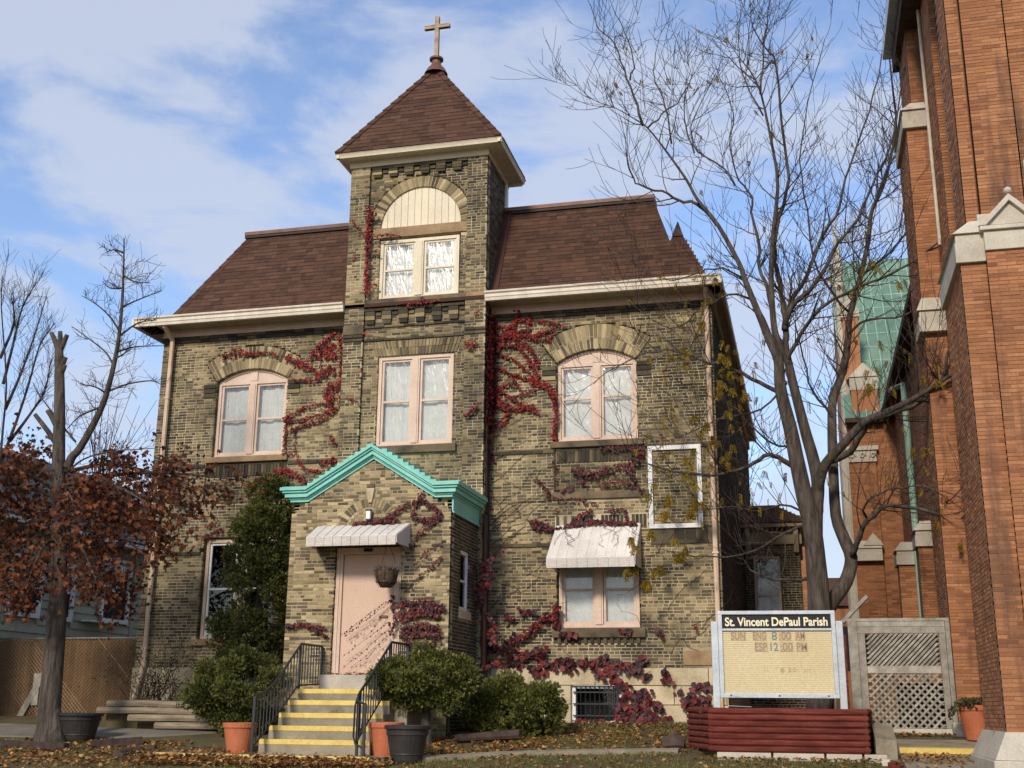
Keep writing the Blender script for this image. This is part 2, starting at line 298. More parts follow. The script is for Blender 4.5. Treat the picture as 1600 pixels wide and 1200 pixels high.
def brickwork(mb, fr, u0, u1, z0, z1, holes=(), course=0.0615, blen=0.20, joint=0.0145, depth=0.1, single=None, back=None, bholes=None, grow=0.02, jit=0.003, header_every=5, top=None):
    nrow = int(round((z1-z0)/course)); ch = (z1-z0)/nrow; runs = []
    for r in range(nrow):
        za = z0 + r*ch; zb = za + ch
        cuts = []; cutsb = []
        for h in (bholes or ()):
            c = [h(za+0.002), h((za+zb)/2), h(zb-0.002)]; c = [q for q in c if q]
            if c: cutsb.append((min(q[0] for q in c)-grow, max(q[1] for q in c)+grow))
        for h in holes:
            c = [h(za+0.002), h((za+zb)/2), h(zb-0.002)]; c = [q for q in c if q]
            if c:
                lo = min(q[0] for q in c); hi = max(q[1] for q in c); cuts.append((lo, hi))
                if bholes is None: cutsb.append((lo-grow, hi+grow))
        ua, ub = u0, u1
        if top:
            t = top((za+zb)/2)
            if t is None: continue
            ua, ub = max(u0, t[0]), min(u1, t[1])
            if ub-ua < 0.05: continue
        hdr = header_every and r % header_every == header_every-1
        bl = blen*0.5 if hdr else blen
        step = bl
        off = (r % 2)*step*0.5
        x = ua - off
        free = subtract([(ua, ub)], cuts)
        x = u0 - off + math.floor((ua-u0)/step)*step
        while x < ub:
            step = bl*(0.52 if (header_every and not hdr and RND.random() < .28) else 1.0)
            for a, b in free:
                p, q = max(x, a), min(x+step, b)
                if q-p > 0.03:
                    pa = p + (joint/2 if p > a+1e-6 else 0); qa = q - (joint/2 if q < b-1e-6 else 0)
                    if qa-pa > 0.02:
                        g = RND.uniform(-jit, jit)
                        A = (pa, qa, za+joint/2+RND.uniform(-.0012, .0012), zb-joint/2+RND.uniform(-.0012, .0012), g, depth)
                        if single is not None and single(pa, qa, za): SINGLE.append((fr, A))
                        else: brick_box(mb, fr, *A)
            x += step
        fb = tuple((round(a, 3), round(b, 3)) for a, b in subtract([(ua, ub)], cutsb))
        if runs and runs[-1][2] == fb: runs[-1][1] = zb
        else: runs.append([za, zb, fb])
    if back is not None:
        for za, zb, fb in runs:
            for a, b in fb:
                brick_box(back, fr, a, b, za, zb, -0.005, 0.22)
SINGLE = []
def flush_single(parent, m, name='brick'):
    """bricks that can be picked apart: one object each, alike ones share a mesh"""
    for fr, (a, b, z0, z1, g, depth) in SINGLE:
        key = (round(b-a, 2), round(fr[1].x, 2), m.name)
        if key not in BR:
            mb = MB(); f0 = (Vector((0, 0, 0)), fr[1], fr[2]); w = (b-a)/2
            brick_box(mb, f0, -w, w, -(z1-z0)/2, (z1-z0)/2, 0, depth); me = mb.mesh(name); me.materials.append(m); BR[key] = me
        c = fr_pt(fr, (a+b)/2, (z0+z1)/2, g); place(name, BR[key], parent, Matrix.Translation(c))
    SINGLE.clear()
FRONT = lambda Y: (Vector((0, Y, 0)), Vector((1, 0, 0)), Vector((0, -1, 0)))
RIGHT = lambda X: (Vector((X, 0, 0)), Vector((0, 1, 0)), Vector((1, 0, 0)))
LEFT = lambda X: (Vector((X, 0, 0)), Vector((0, 1, 0)), Vector((-1, 0, 0)))
def voussoirs(parent, name, fr, cx, cz, r0, r1, a0, a1, n, m, rows=1, proud=0.012, joint=0.012):
    for i in range(n):
        t0 = a0 + (a1-a0)*i/n; t1 = a0 + (a1-a0)*(i+1)/n
        for k in range(rows):
            split = 0.5 if (rows == 1 or i % 2) else 0.42
            q0 = r0 + (r1-r0)*(0 if k == 0 else (split if rows == 2 else k/rows)); q1 = r0 + (r1-r0)*(1 if k == rows-1 else (split if rows == 2 else (k+1)/rows))
            q0 += joint/2 if k else 0; q1 -= joint/2 if k < rows-1 else 0
            j0 = joint/2/q0; j1 = joint/2/q1
            cxy = [(cx+q0*math.cos(t0+j0), cz+q0*math.sin(t0+j0)), (cx+q0*math.cos(t1-j0), cz+q0*math.sin(t1-j0)),
                   (cx+q1*math.cos(t1-j1), cz+q1*math.sin(t1-j1)), (cx+q1*math.cos(t0+j1), cz+q1*math.sin(t0+j1))]
            pr_ = proud + RND.uniform(-.004, .004)
            p = [fr_pt(fr, u, z, pr_) for u, z in cxy] + [fr_pt(fr, u, z, -0.1) for u, z in cxy]
            MB().hexa(p).build(name, m, parent)
def arch_band(mb, fr, cx, cz, r0, r1, a0, a1, d0, d1, n=24):
    for i in range(n):
        t0 = a0+(a1-a0)*i/n; t1 = a0+(a1-a0)*(i+1)/n
        c = [(cx+r0*math.cos(t0), cz+r0*math.sin(t0)), (cx+r0*math.cos(t1), cz+r0*math.sin(t1)), (cx+r1*math.cos(t1), cz+r1*math.sin(t1)), (cx+r1*math.cos(t0), cz+r1*math.sin(t0))]
        mb.hexa([fr_pt(fr, u, z, d0) for u, z in c] + [fr_pt(fr, u, z, d1) for u, z in c])

# ------------------------------------------------------------------ the rectory
H = thing('rectory_house', 'dark cream-brick house with mansard roof, central cross-topped tower and gabled porch', 'house', (0, 0, 0.7))
XL, XR = -6.10, 5.90
ZF, ZT = 1.72, 8.80        # top of the stone base, underside of the frieze
GZ = lambda x, y: max(-0.62, 0.76 + 0.095*min(y, 0.0)) if y < 0 else 0.76
mb = MB(); bk = MB()
WUL = (-4.72, -3.08, 6.06, 7.74, 0.25); WUR = (2.78, 4.38, 6.06, 7.69, 0.25)
def ring(w, d): # outer profile of the arch ring, cut out of the coursed brick
    a, b, z0, zs, ri = w
    h = (b-a)/2; R = (h*h+ri*ri)/(2*ri); c = (a+b)/2; cz = zs+ri-R; an = math.asin(min(1, h/R))
    def f(z):
        R1 = R+d
        lo = cz + R*math.cos(an)
        if z > cz+R1 or z < lo: return None
        q = math.sqrt(max(0, R1*R1-(z-cz)**2)); lim = math.tan(an)*(z-cz); q = min(q, lim)
        return (c-q, c+q)
    return f, (c, cz, R, an)
rl, gl_ = ring(WUL, 0.5); rr, gr_ = ring(WUR, 0.52)
panels = [(2.74, 4.55)]
holes = [seg(*WUL), seg(*WUR), rl, rr, rect(2.78, 4.37, 2.45, 3.92), rect(-4.74, -3.1, 2.28, 4.33), rect(-1.60, 1.37, 0, 12),
         rect(2.74, 4.55, 5.06, 5.90), rect(2.74, 4.55, 4.30, 4.60), rect(2.70, 4.58, 4.90, 5.055), rect(-4.84, -2.98, 5.06, 5.90), rect(2.70, 4.47, 2.16, 2.45), rect(-4.87, -2.97, 2.15, 2.28),
         rect(-4.84, -2.96, 5.9, 6.06), rect(2.66, 4.50, 5.9, 6.06), rect(5.14, 5.68, 1.76, 2.03)]
wall = MB()
bk2 = MB()
BHO =[seg(*WUL), seg(*WUR), rl, rr, rect(2.78, 4.37, 2.45, 3.92), rect(-4.74, -3.1, 2.28, 4.33), rect(2.74, 4.55, 5.06, 5.90), rect(-4.84, -2.98, 5.06, 5.90)]
brickwork(mb, FRONT(0), XL, -1.60, ZF, 8.66, holes, back=bk, bholes=BHO); brickwork(mb, FRONT(0), 1.37, XR, ZF, 8.66, holes, back=bk2, bholes=BHO)
# right side wall, left side wall (darker brick)
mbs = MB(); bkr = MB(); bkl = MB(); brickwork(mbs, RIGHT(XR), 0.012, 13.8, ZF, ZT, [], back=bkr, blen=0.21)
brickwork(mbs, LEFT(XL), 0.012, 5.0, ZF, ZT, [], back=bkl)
bkr.build('side_wall', m_mortar, H); bkl.build('side_wall', m_mortar, H)
W = bk.build('wall', m_mortar, H); bk2.build('wall', m_mortar, H)
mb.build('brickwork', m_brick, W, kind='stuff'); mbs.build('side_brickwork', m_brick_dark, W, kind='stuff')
# filling behind the ring and panels

# recessed panels under the upper windows + soldier courses
pb = MB(); pbk = MB()
for a, b in ((2.74, 4.55), (-4.84, -2.98)):
    pbk.box(a-.02, b+.02, 0.055, 0.2, 5.04, 5.92)
    brickwork(pb, FRONT(0.045), a, b, 5.06, 5.62, [])
pbk.box(2.72, 4.57, 0.03, 0.2, 4.28, 4.62)
pbk.build('panel_backing', m_mortar, W, kind='stuff')
pb.build('panel_brickwork', m_brick, W, kind='stuff')
for a, b, z0, z1, d in ((2.76, 4.53, 5.645, 5.89, 0.02), (-4.82, -3.0, 5.645, 5.89, 0.02), (2.76, 4.53, 4.32, 4.585, 0.0)):
    n = int((b-a)/0.072)
    for i in range(n):
        x = a+(b-a)*i/n
        MB().box(x+.006, x+(b-a)/n-.006, d+RND.uniform(-.006, .012), 0.12, z0, z1).build('soldier_brick', m_brick_dark, W)
# string courses, brick cornice under the frieze
def course_line(z0, z1, proud, segs, m=m_brick_dark, Y=0.0, name='string_course'):
    o = MB()
    for a, b in segs:
        n = max(1, int((b-a)/0.215))
        for i in range(n): o.box(a+(b-a)*i/n+.004, a+(b-a)*(i+1)/n-.004, Y-proud-RND.uniform(0, .004), Y+.05, z0, z1)
    return o.build(name, m, H, kind='stuff')
course_line(5.845, 5.905, 0.03, [(XL, -4.86), (-2.96, -1.62), (1.40, 2.72), (4.57, XR)])
course_line(5.905, 5.935, 0.018, [(XL, -4.86), (-2.96, -1.62), (1.40, 2.66), (4.51, XR)], m_sand_dark)
course_line(4.0, 4.065, 0.03, [(XL, -4.8), (-3.05, -1.7), (1.40, 2.64), (4.6, XR)])
course_line(4.065, 4.30, 0.006, [(4.60, XR)], m_brick_dark)
course_line(8.667, 8.728, 0.025, [(XL, -1.62), (1.40, XR)]); course_line(8.734, 8.80, 0.045, [(XL-.02, -1.62), (1.40, XR+.02)])
# arches over the upper windows
for w_, g_, d in ((WUL, gl_, 0.5), (WUR, gr_, 0.52)):
    c, cz, R, an = g_
    o = MB(); arch_band(o, FRONT(0), c, cz, R+.015, R+d-.004, PI/2-an, PI/2+an, 0.004, -0.09); o.build('arch_mortar', m_mortar, W)
    voussoirs(W, 'arch_brick', FRONT(0), c, cz, R, R+d, PI/2-an, PI/2+an, 25, m_brick_pale, rows=2, proud=0.008, joint=.017)
    # shoulder blocks of the arch
    a, b, z0, zs, ri = w_
    for s, x in ((-1, a), (1, b)):
        for k in range(3):
            z = zs-0.10-k*0.105
            x0, x1 = (x-.30, x-.02) if s < 0 else (x+.02, x+.30)
            MB().box(x0+k*.0, x1, -0.028, 0.05, z-.045, z+.035).build('shoulder_brick', m_brick_pale if k == 2 else m_brick_dark, W)
# foundation
F = MB().box(XL-.01, 3.05, 0.0, 0.2, 0.0, ZF-.004).box(4.0, XR+.01, 0.0, 0.2, 0.0, ZF-.004).box(3.0505, 3.9995, 0, .2, 1.41, ZF-.004).box(3.0505, 3.9995, 0, .2, 0, .715).build('foundation', m_mortar, H)
FO = [rect(3.05, 4.0, 0.6, 1.41)]
zc = [0.30, 0.72, 1.06, 1.40, ZF]
for r in range(4):
    za, zb = zc[r], zc[r+1]; x = XL-.03 + (r % 2)*-.4
    while x < XR+.03:
        wd = RND.uniform(0.75, 1.35); a, b = max(x, XL-.03), min(x+wd, XR+.03)
        for p, q in subtract([(a, b)], [(c[0], c[1]) for c in [h((za+zb)/2) for h in FO] if c] + [(-1.9, 1.45)]):
            if q-p > .05:
                MB().box(p+.005, q-.005, -0.035-RND.uniform(0, .012), 0.1, za+.005, zb-.005).build('stone', m_lime, F, bevel=0.012)
        x += wd
yy = 0.0
fs = MB()
for r in range(4):
    y = 0.0
    while y < 13.8:
        wd = RND.uniform(.8, 1.3); fs.box(XR-.05, XR+.035, y+.005, y+wd-.005, zc[r]+.005, zc[r+1]-.005); y += wd
fs.build('side_foundation', m_lime, H)
# stone trim
def trim(name, x0, x1, y0, y1, z0, z1, m=m_sand, bevel=.008, parent=None): return MB().box(x0, x1, y0, y1, z0, z1).build(name, m, parent or H, bevel=bevel)
trim('stone_ledge', 2.68, 4.60, -0.05, 0.1, 4.905, 5.05, m_sand_dark)
trim('stone_ledge', 4.62, XR-.02, -0.02, 0.05, 4.31, 4.33, m_sand_dark, 0)
cs_ = trim('corner_stone', 5.15, 5.67, -0.022, 0.1, 1.765, 2.025, m_sand)
# ---------------- windows
def sash(parent, x0, x1, z0, z1, Y, m, glassm, fw=0.045, rail=None):
    f = MB(); f.box(x0, x0+fw, Y, Y+.04, z0, z1); f.box(x1-fw, x1, Y, Y+.04, z0, z1); f.box(x0+fw, x1-fw, Y, Y+.04, z0, z0+fw*1.3); f.box(x0+fw, x1-fw, Y, Y+.04, z1-fw, z1)
    zr = rail if rail else (z0+z1)/2
    f.box(x0+fw, x1-fw, Y-.006, Y+.03, zr-.022, zr+.022); s = f.build('sash', m, parent, bevel=.004)
    for a, b, dy in ((z0+fw*1.3, zr-.022, .012), (zr+.022, z1-fw, .0)):
        MB().box(x0+fw-.004, x1-fw+.004, Y+.012+dy, Y+.018+dy, a-.004, b+.004).build('pane', glassm, s)
    return s
def curtain(parent, x0, x1, z0, z1, Y, m=None, seed=0):
    r = random.Random(seed); c = MB(); n = 44; rows = 4
    ph = [r.uniform(0, 6) for _ in range(3)]; amp = r.uniform(.15, .6); fq = r.uniform(14, 34)
    for j in range(rows+1):
        for i in range(n+1):
            u = i/n; x = x0+(x1-x0)*u; z = z0+(z1-z0)*j/rows
            c.v.append((x, Y + amp*(.022*math.sin(u*fq+ph[0]+j*.2) + .01*math.sin(u*fq*1.9+ph[1])) + .015*math.sin(u*9+ph[2]+j*.5), z))
    for j in range(rows):
        for i in range(n):
            k = j*(n+1)+i; c.f.append((k, k+1, k+n+2, k+n+1))
    return c.build('curtain', m or m_curtain, parent, smooth=True)
def room(parent, x0, x1, z0, z1, Y, dpt=0.5):
    r = MB(); a, b = x0-.05, x1+.05
    r.quad((a, Y+dpt, z0), (b, Y+dpt, z0), (b, Y+dpt, z1), (a, Y+dpt, z1)); r.quad((a, Y, z0), (a, Y+dpt, z0), (a, Y+dpt, z1), (a, Y, z1)); r.quad((b, Y+dpt, z0), (b, Y, z0), (b, Y, z1), (b, Y+dpt, z1))
    r.quad((a, Y, z0), (b, Y, z0), (b, Y+dpt, z0), (a, Y+dpt, z0)); r.quad((a, Y, z1), (a, Y+dpt, z1), (b, Y+dpt, z1), (b, Y, z1))
    r.build('room_lining', m_dark, parent)
def dwin(x0, x1, z0, z1, Y, arch=None, m=m_pink, sm=m_pink, mull=0.16, glassm=None, cur=(1, 1), rails=(None, None), label=None, dark=False):
    """paired sash window: frame, wide mullion, two sashes, curtains; arch = rise of a segmental head"""
    glassm = glassm or m_glass
    root = MB(); fw = 0.07; d0, d1 = Y, Y+.09
    zs = z1
    root.box(x0, x0+fw, d0, d1, z0, zs); root.box(x1-fw, x1, d0, d1, z0, zs); root.box(x0+fw, x1-fw, d0, d1, z0, z0+fw*.8); root.box(x0+fw, x1-fw, d0, d1, zs-fw, zs)
    c = (x0+x1)/2
    root.box(c-mull/2, c+mull/2, d0-.012, d1, z0+fw*.8+.001, zs-fw-.001)
    root.box(c-mull/2+.03, c+mull/2-.03, d0-.026, d0-.0125, z0+fw*.8+.001, zs-fw-.001)
    if arch:
        h = (x1-x0)/2; R = (h*h+arch*arch)/(2*arch); cz = z1+arch-R; an = math.asin(h/R); poly = [(x0, z1+.001)]
        for i in range(21):
            t = PI/2+an-2*an*i/20; poly.append((c+R*math.cos(t)*.999, cz+R*math.sin(t)*.999))
        poly.append((x1, z1+.001)); root.prism(poly[::-1], d0+.02, d1)
        arch_band(root, FRONT(0), c, cz, R-.06, R-.003, PI/2-an, PI/2+an, -d0+.004, -d1, 20)
        root.box(c-mull/2, c+mull/2, d0-.012, d0+.0195, z1+.001, z1+arch-.07)
    win = root.build('window', m, H, bevel=.004)
    if label: win['label'] = label
    for i, (a, b) in enumerate(((x0+fw, c-mull/2), (c+mull/2, x1-fw))):
        sash(win, a+.004, b-.004, z0+fw*.8, zs-fw, Y+.03, sm, glassm, rail=rails[i])
        if cur[i]: curtain(win, a-.03, b+.03, z0+.03, zs-.04, Y+.14, seed=int(x0*10)+i)
    room(win, x0, x1, z0-.02, zs+(arch or 0), Y+.1)
    return win
dwin(-4.72, -3.08, 6.07, 7.735, 0.09, 0.262, glassm=m_film)
dwin(2.78, 4.38, 6.07, 7.685, 0.09, 0.262, glassm=m_film, rails=(6.95, 6.98))
dwin(2.80, 4.35, 2.46, 3.91, 0.09, glassm=m_glass)
dwin(-4.72, -3.12, 2.29, 4.32, 0.09, sm=m_white, cur=(0, 0), rails=(3.3, 3.3))
trim('sill', -4.84, -2.96, -0.07, 0.12, 5.935, 6.058, m_sand); trim('sill', 2.66, 4.50, -0.07, 0.12, 5.935, 6.058, m_sand_dark)
trim('sill', 2.70, 4.47, -0.08, 0.12, 2.27, 2.448, m_sand_dark); trim('sill', -4.87, -2.97, -0.06, 0.12, 2.155, 2.278, m_sand)
d = MB()
for i in range(13): d.box(2.80+i*.125, 2.86+i*.125, -0.05, 0.05, 2.165, 2.262)
d.build('sill_dentils', m_brick_dark, H)
trim('sill_backing', 2.71, 4.46, 0.0, 0.05, 2.165, 2.262, m_brick_dark, 0)
# small stone blocks beside the lower left window
trim('stone_block', -4.88, -4.64, -0.03, 0.05, 4.80, 4.92, m_sand)
# basement window with bars
bw = MB(); bw.box(3.05, 3.13, 0.05, 0.14, .72, 1.40); bw.box(3.93, 4.0, 0.05, 0.14, .72, 1.40); bw.box(3.13, 3.93, 0.05, 0.14, 1.35, 1.40); bw.box(3.13, 3.93, 0.05, .14, .72, .77)
bwin = bw.build('basement_window', m_white, H); MB().box(3.12, 3.94, .12, .126, .76, 1.36).build('pane', m_glass, bwin); room(bwin, 3.1, 3.95, .72, 1.4, .15, .3)
for i in range(10):
    MB().tube([(3.14+i*.088, 0.0, .74), (3.14+i*.088, 0.0, 1.39)], .009, 5).build('bar', m_iron, bwin)
for z in (.86, 1.07, 1.28): MB().box(3.08, 3.97, -.004, .006, z-.012, z+.012).build('cross_bar', m_iron, bwin)
# ---------------- eaves: frieze, soffit, gutter
def eaves(x0, x1, endl, endr):
    MB().box(x0, x1, -0.05, 0.1, 8.802, 8.965).build('frieze', m_pink, H)
    xa, xb = x0-(.42 if endl else 0), x1+(.22 if endr else 0)
    s = MB(); n = int((xb-xa)/.11)
    for i in range(n): s.box(xa+(xb-xa)*i/n+.002, xa+(xb-xa)*(i+1)/n-.002, -0.5, 0.12, 8.967, 8.985)
    s.build('soffit', m_soffit, H)
    prof = [(-.50, 8.93), (-.575, 8.93), (-.585, 8.985), (-.60, 9.0), (-.60, 9.06), (-.635, 9.085), (-.64, 9.12), (-.605, 9.12), (-.50, 9.10)]
    MB().prism(prof, xa, xb, 'X').build('gutter', m_gutter, H)
eaves(XL, -1.645, True, False); eaves(1.415, XR, False, True)
# right side eaves running back and left return
MB().prism([(5.88, 8.967), (6.10, 8.967), (6.10, 9.0), (5.88, 9.0)], -.48, 13.9, 'Y').build('side_soffit', m_soffit, H)
MB().box(6.10, 6.16, -.62, 13.9, 8.93, 9.11).build('side_gutter', m_gutter, H)
MB().box(XR+.001, XR+.05, -.04, 13.85, 8.70, 8.965).build('side_frieze', m_soffit, H)
MB().box(-6.56, -6.50, -.62, 5, 8.93, 9.11).build('side_gutter', m_gutter, H)
MB().box(-6.50, -6.08, -.48, 5, 8.967, 9.0).build('side_soffit', m_soffit, H)
# ---------------- mansard roof
def shingles(parent, P0, Udir, Sdir, Nrm, width_at, S, rows, ln=0.32, m=m_shingle, single=0, t=0.012, lim=None, stuffname='shingle_courses'):
    """courses of shingles on a plane; width_at(s) -> (u0,u1)"""
    mb = MB(); cnt = 0; h = S/rows; cache = {}
    for r in range(rows):
        s0 = r*h; s1 = min(S, s0+h*1.25)
        a, b = width_at(s0+h*.5)
        if b-a < .04: continue
        u = a - RND.uniform(0, ln)
        while u < b:
            wd = ln*RND.choice((.35, .55, .8, 1.0, 1.15)); p, q = max(a, u), min(b, u+wd); u += wd
            if q-p < .02: continue
            lift = t*RND.uniform(.75, 1.5)
            def pt(uu, ss, nn): return P0 + Udir*uu + Sdir*ss + Nrm*nn
            if cnt < single and abs(wd-ln) < .01 and q-p > ln*.98:
                if 'k' not in cache:
                    o = MB(); z = Vector((0, 0, 0))
                    o.hexa([Udir*0.002, Udir*(ln-.002), Udir*(ln-.002)+Sdir*(s1-s0), Udir*.002+Sdir*(s1-s0), Udir*.002+Nrm*t*1.3, Udir*(ln-.002)+Nrm*t*1.3, Udir*(ln-.002)+Sdir*(s1-s0)+Nrm*.003, Udir*.002+Sdir*(s1-s0)+Nrm*.003])
                    me = o.mesh('shingle'); me.materials.append(m); cache['k'] = me
                place('shingle', cache['k'], parent, Matrix.Translation(pt(p, s0, 0))); cnt += 1
            else:
                mb.hexa([pt(p+.001, s0, 0), pt(q-.001, s0, 0), pt(q-.001, s1, 0), pt(p+.001, s1, 0), pt(p+.001, s0, lift), pt(q-.001, s0, lift), pt(q-.001, s1, .003), pt(p+.001, s1, .003)])
    return mb.build(stuffname, m, parent, kind='stuff')
RY0, RZ0, RY1, RZ1 = -0.22, 9.08, 1.0, 11.50      # foot and head of the front slope
RX0, RX1 = -6.0, 5.46                                # foot corners
dR = RY1-RY0; LR = math.hypot(dR, RZ1-RZ0); Sv = Vector((0, dR/LR, (RZ1-RZ0)/LR)); Nv = Vector((0, -Sv.z, Sv.y))
TX0, TX1 = RX0+dR*1.02, 4.70
rf = MB()
rf.hexa([(RX0, RY0, RZ0), (RX1, RY0, RZ0), (RX1, 13.6, RZ0), (RX0, 5.0, RZ0), (TX0, RY1, RZ1), (TX1, RY1, RZ1), (TX1, 12.4, RZ1), (TX0, 4.4, RZ1)])
rf.box(RX0-.3, 6.1, -.52, RY0+.3, 9.0, 9.075)
ROOF = rf.build('mansard_roof', m_shingle, H)
def wl(s):
    f = s/LR; return (RX0+(TX0-RX0)*f+.10, -1.64)
def wr(s):
    f = s/LR; return (1.42, max(RX1+(TX1-RX1)*f-.03, (5.92-.68*s/(LR*.65)) if f < .50 else 0))
shingles(ROOF, Vector((0, RY0, RZ0)), Vector((1, 0, 0)), Sv, Nv, wl, LR, 23, ln=.27, single=120)
shingles(ROOF, Vector((0, RY0, RZ0)), Vector((1, 0, 0)), Sv, Nv, wr, LR, 23, ln=.27, single=180)
# hip caps
for xs, xe in ((RX0, TX0),):
    n = 11
    for i in range(n):
        a = Vector((xs+(xe-xs)*i/n, RY0+dR*i/n, RZ0+(RZ1-RZ0)*i/n)); b = Vector((xs+(xe-xs)*(i+1.12)/n, RY0+dR*(i+1.12)/n, RZ0+(RZ1-RZ0)*(i+1.12)/n))
        w1 = Vector((.15, 0, 0)); up = Nv*.026; bk_ = Vector((-.01, .14, 0))
        MB().hexa([a, a+w1, b+w1, b, a+up, a+w1+up*.8, b+w1+up*.4, b+up*.4]).build('hip_shingle', m_shingle, ROOF)
# top flashing along the flat roof edge
def cap(xa, xb):
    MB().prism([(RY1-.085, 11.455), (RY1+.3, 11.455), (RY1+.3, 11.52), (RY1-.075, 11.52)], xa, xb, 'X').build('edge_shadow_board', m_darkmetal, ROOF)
    MB().prism([(RY1-.09, 11.522), (RY1+.4, 11.522), (RY1+.4, 11.60), (RY1-.05, 11.62), (RY1-.10, 11.60)], xa, xb, 'X').build('roof_edge_flashing', m_copper, ROOF)
cap(TX0-.06, -1.66); cap(1.43, TX1+.02)
MB().box(TX0, TX1, RY1+.3, 4.4, 11.5, 11.58).build('flat_roof', m_darkmetal, ROOF)
# hipped roof of the side pavilion: front slope in the plane of the mansard
pz = 10.64; py = RY0+(pz-RZ0)*dR/(RZ1-RZ0); px_ = 5.24
o = MB(); q = [(4.56, RY0, RZ0), (5.92, RY0, RZ0), (5.92, 3.4, RZ0), (4.56, 3.4, RZ0)]; ap = (px_, py, pz); ab = (px_, 2.6, pz)
o.tri(q[0], q[1], ap); o.quad(q[1], q[2], ab, ap); o.tri(q[2], q[3], ab); o.quad(q[3], q[0], ap, ab); PAV = o.build('side_pavilion_roof', m_shingle, H)
o = MB(); t0 = .83
def mixp(a, b, f): return tuple(a[i]+(b[i]-a[i])*f for i in range(3))
up_ = Vector((0, -.03, .015)); A1, B1 = Vector(mixp(q[0], ap, t0)), Vector(mixp(q[1], ap, t0)); T1 = Vector(ap)+Vector((0, 0, .10))
o.hexa([A1, B1, B1+Vector((0, .3, 0)), A1+Vector((0, .3, 0)), T1+Vector((-.01, 0, 0)), T1+Vector((.01, 0, 0)), T1+Vector((.01, .02, 0)), T1+Vector((-.01, .02, 0))]); o.v = [tuple(Vector(v)+up_) for v in o.v]
o.build('peak_flashing', m_darktimber, PAV)
# ---------------- downspouts
def spout(pts, m, name='downspout', w=.045, d=.035, parent=None):
    o = MB()
    for i in range(len(pts)-1): o.tube([pts[i], pts[i+1]], .05, 8)
    s = o.build(name, m, parent or H, smooth=False); return s
spout([(-5.83, -.5, 8.93), (-5.83, -.11, 8.72), (-5.83, -.11, 1.75), (-5.95, -.16, 1.1), (-6.02, -.3, .82)], m_rust)
spout([(5.83, -.45, 8.93), (5.81, -.09, 8.72), (5.81, -.09, 1.0), (5.81, -.28, .8)], m_rust)
for x, zs in ((-5.83, (7.4, 5.6, 3.8, 2.1)), (5.81, (7.4, 5.6, 3.8, 2.1))):
    for z in zs: MB().box(x-.06, x+.06, -.165 if x < 0 else -.145, .0, z-.015, z+.015).build('bracket', m_rust, H)
# ------------------------------------------------------------------ tower (part of the house)
TXa, TXb, TYf, TYi, TYb, TZ = -1.64, 1.41, -0.50, -0.43, 1.20, 12.20
tb = MB(); bk = MB(); tsd = MB()
AC = -0.055
th = [rect(-.87, .74, 6.03, 7.92), rect(-.97, .82, 7.925, 8.25), rect(-.94, .82, 9.17, 10.50), rect(-1.10, 1.0, 10.50, 10.77), rect(-.97, .84, 5.86, 6.03), rect(-1.25, 1.0, 9.06, 9.17)]
def archhole(z):
    if z < 10.77 or z > 10.77+1.13: return None
    q = math.sqrt(1.13**2-(z-10.77)**2); return (AC-q, AC+q)
brickwork(tb, FRONT(TYi), -1.21, 0.98, 4.3, TZ, th+[archhole], back=bk, bholes=[th[0], th[2], archhole])
brickwork(tb, FRONT(TYf), TXa, -1.21, ZF, TZ, [rect(-2, 0, 9.0, 9.11)], back=bk)
brickwork(tb, FRONT(TYf), 0.98, TXb, ZF, TZ, [rect(.5, 2, 9.07, 9.17)], back=bk)
brickwork(tsd, RIGHT(TXb), TYf+.105, TYb, ZF, TZ, [], back=bk)
brickwork(tsd, LEFT(TXa), TYf+.105, TYb, ZF, TZ, [], back=bk)
bk.box(TXa+.23, TXb-.23, TYb-.2, TYb, 9, TZ)
TW = bk.build('tower_wall', m_mortar, H)
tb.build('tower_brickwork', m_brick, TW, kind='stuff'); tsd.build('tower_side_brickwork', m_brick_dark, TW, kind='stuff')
# arch with cream board infill
o = MB(); arch_band(o, FRONT(TYi), AC, 10.77, 0.895, 1.125, 0, PI, 0.003, -.1); o.build('arch_mortar', m_mortar, TW)
voussoirs(TW, 'arch_brick', FRONT(TYi), AC, 10.77, 0.885, 1.13, 0, PI, 42, m_brick_pale, rows=1, proud=.008, joint=.016)
nb = 12
for i in range(nb):
    a, b = AC-.90+1.80*i/nb, AC-.90+1.80*(i+1)/nb
    def hz(x): return 10.775 + math.sqrt(max(0, .90**2-(x-AC)**2))
    pts = [(a+.004, 10.775)] + [(x, hz(x)) for x in (a+.004, (a+b)/2, b-.004)] + [(b-.004, 10.775)]
    MB().prism(pts, TYi+.03, TYi+.06).build('infill_board', m_cream, TW)
MB().prism([(AC-.95, 10.6)]+[(AC+.95*math.cos(PI-PI*i/16), 10.775+.95*math.sin(PI-PI*i/16)) for i in range(17)]+[(AC+.95, 10.6)], TYi+.062, TYi+.1).build('infill_backing', m_sand_dark, TW)
trim('stone_lintel', -1.10, 1.0, TYi-.03, TYi+.1, 10.545, 10.768, m_sand, .006, TW)
trim('sill', -1.22, .975, TYi-.075, TYi+.1, 9.07, 9.168, m_sand_dark, .006, TW)
trim('stone_band', TXa-.015, -1.2, TYf-.02, TYf+.1, 9.005, 9.105, m_sand, .006, TW); trim('stone_band', .985, TXb+.015, TYf-.02, TYf+.1, 9.075, 9.165, m_sand, .006, TW)
trim('stone_band', TXa-.012, -1.2, TYf-.02, TYf+.1, 8.42, 8.62, m_sand_dark, .006, TW)
trim('sill', -.97, .84, TYi-.08, TYi+.1, 5.87, 6.028, m_sand_dark, .006, TW)
dwin(-.94, .80, 9.17, 10.50, TYi+.03, m=m_cream, sm=m_cream, mull=.19, glassm=m_film)
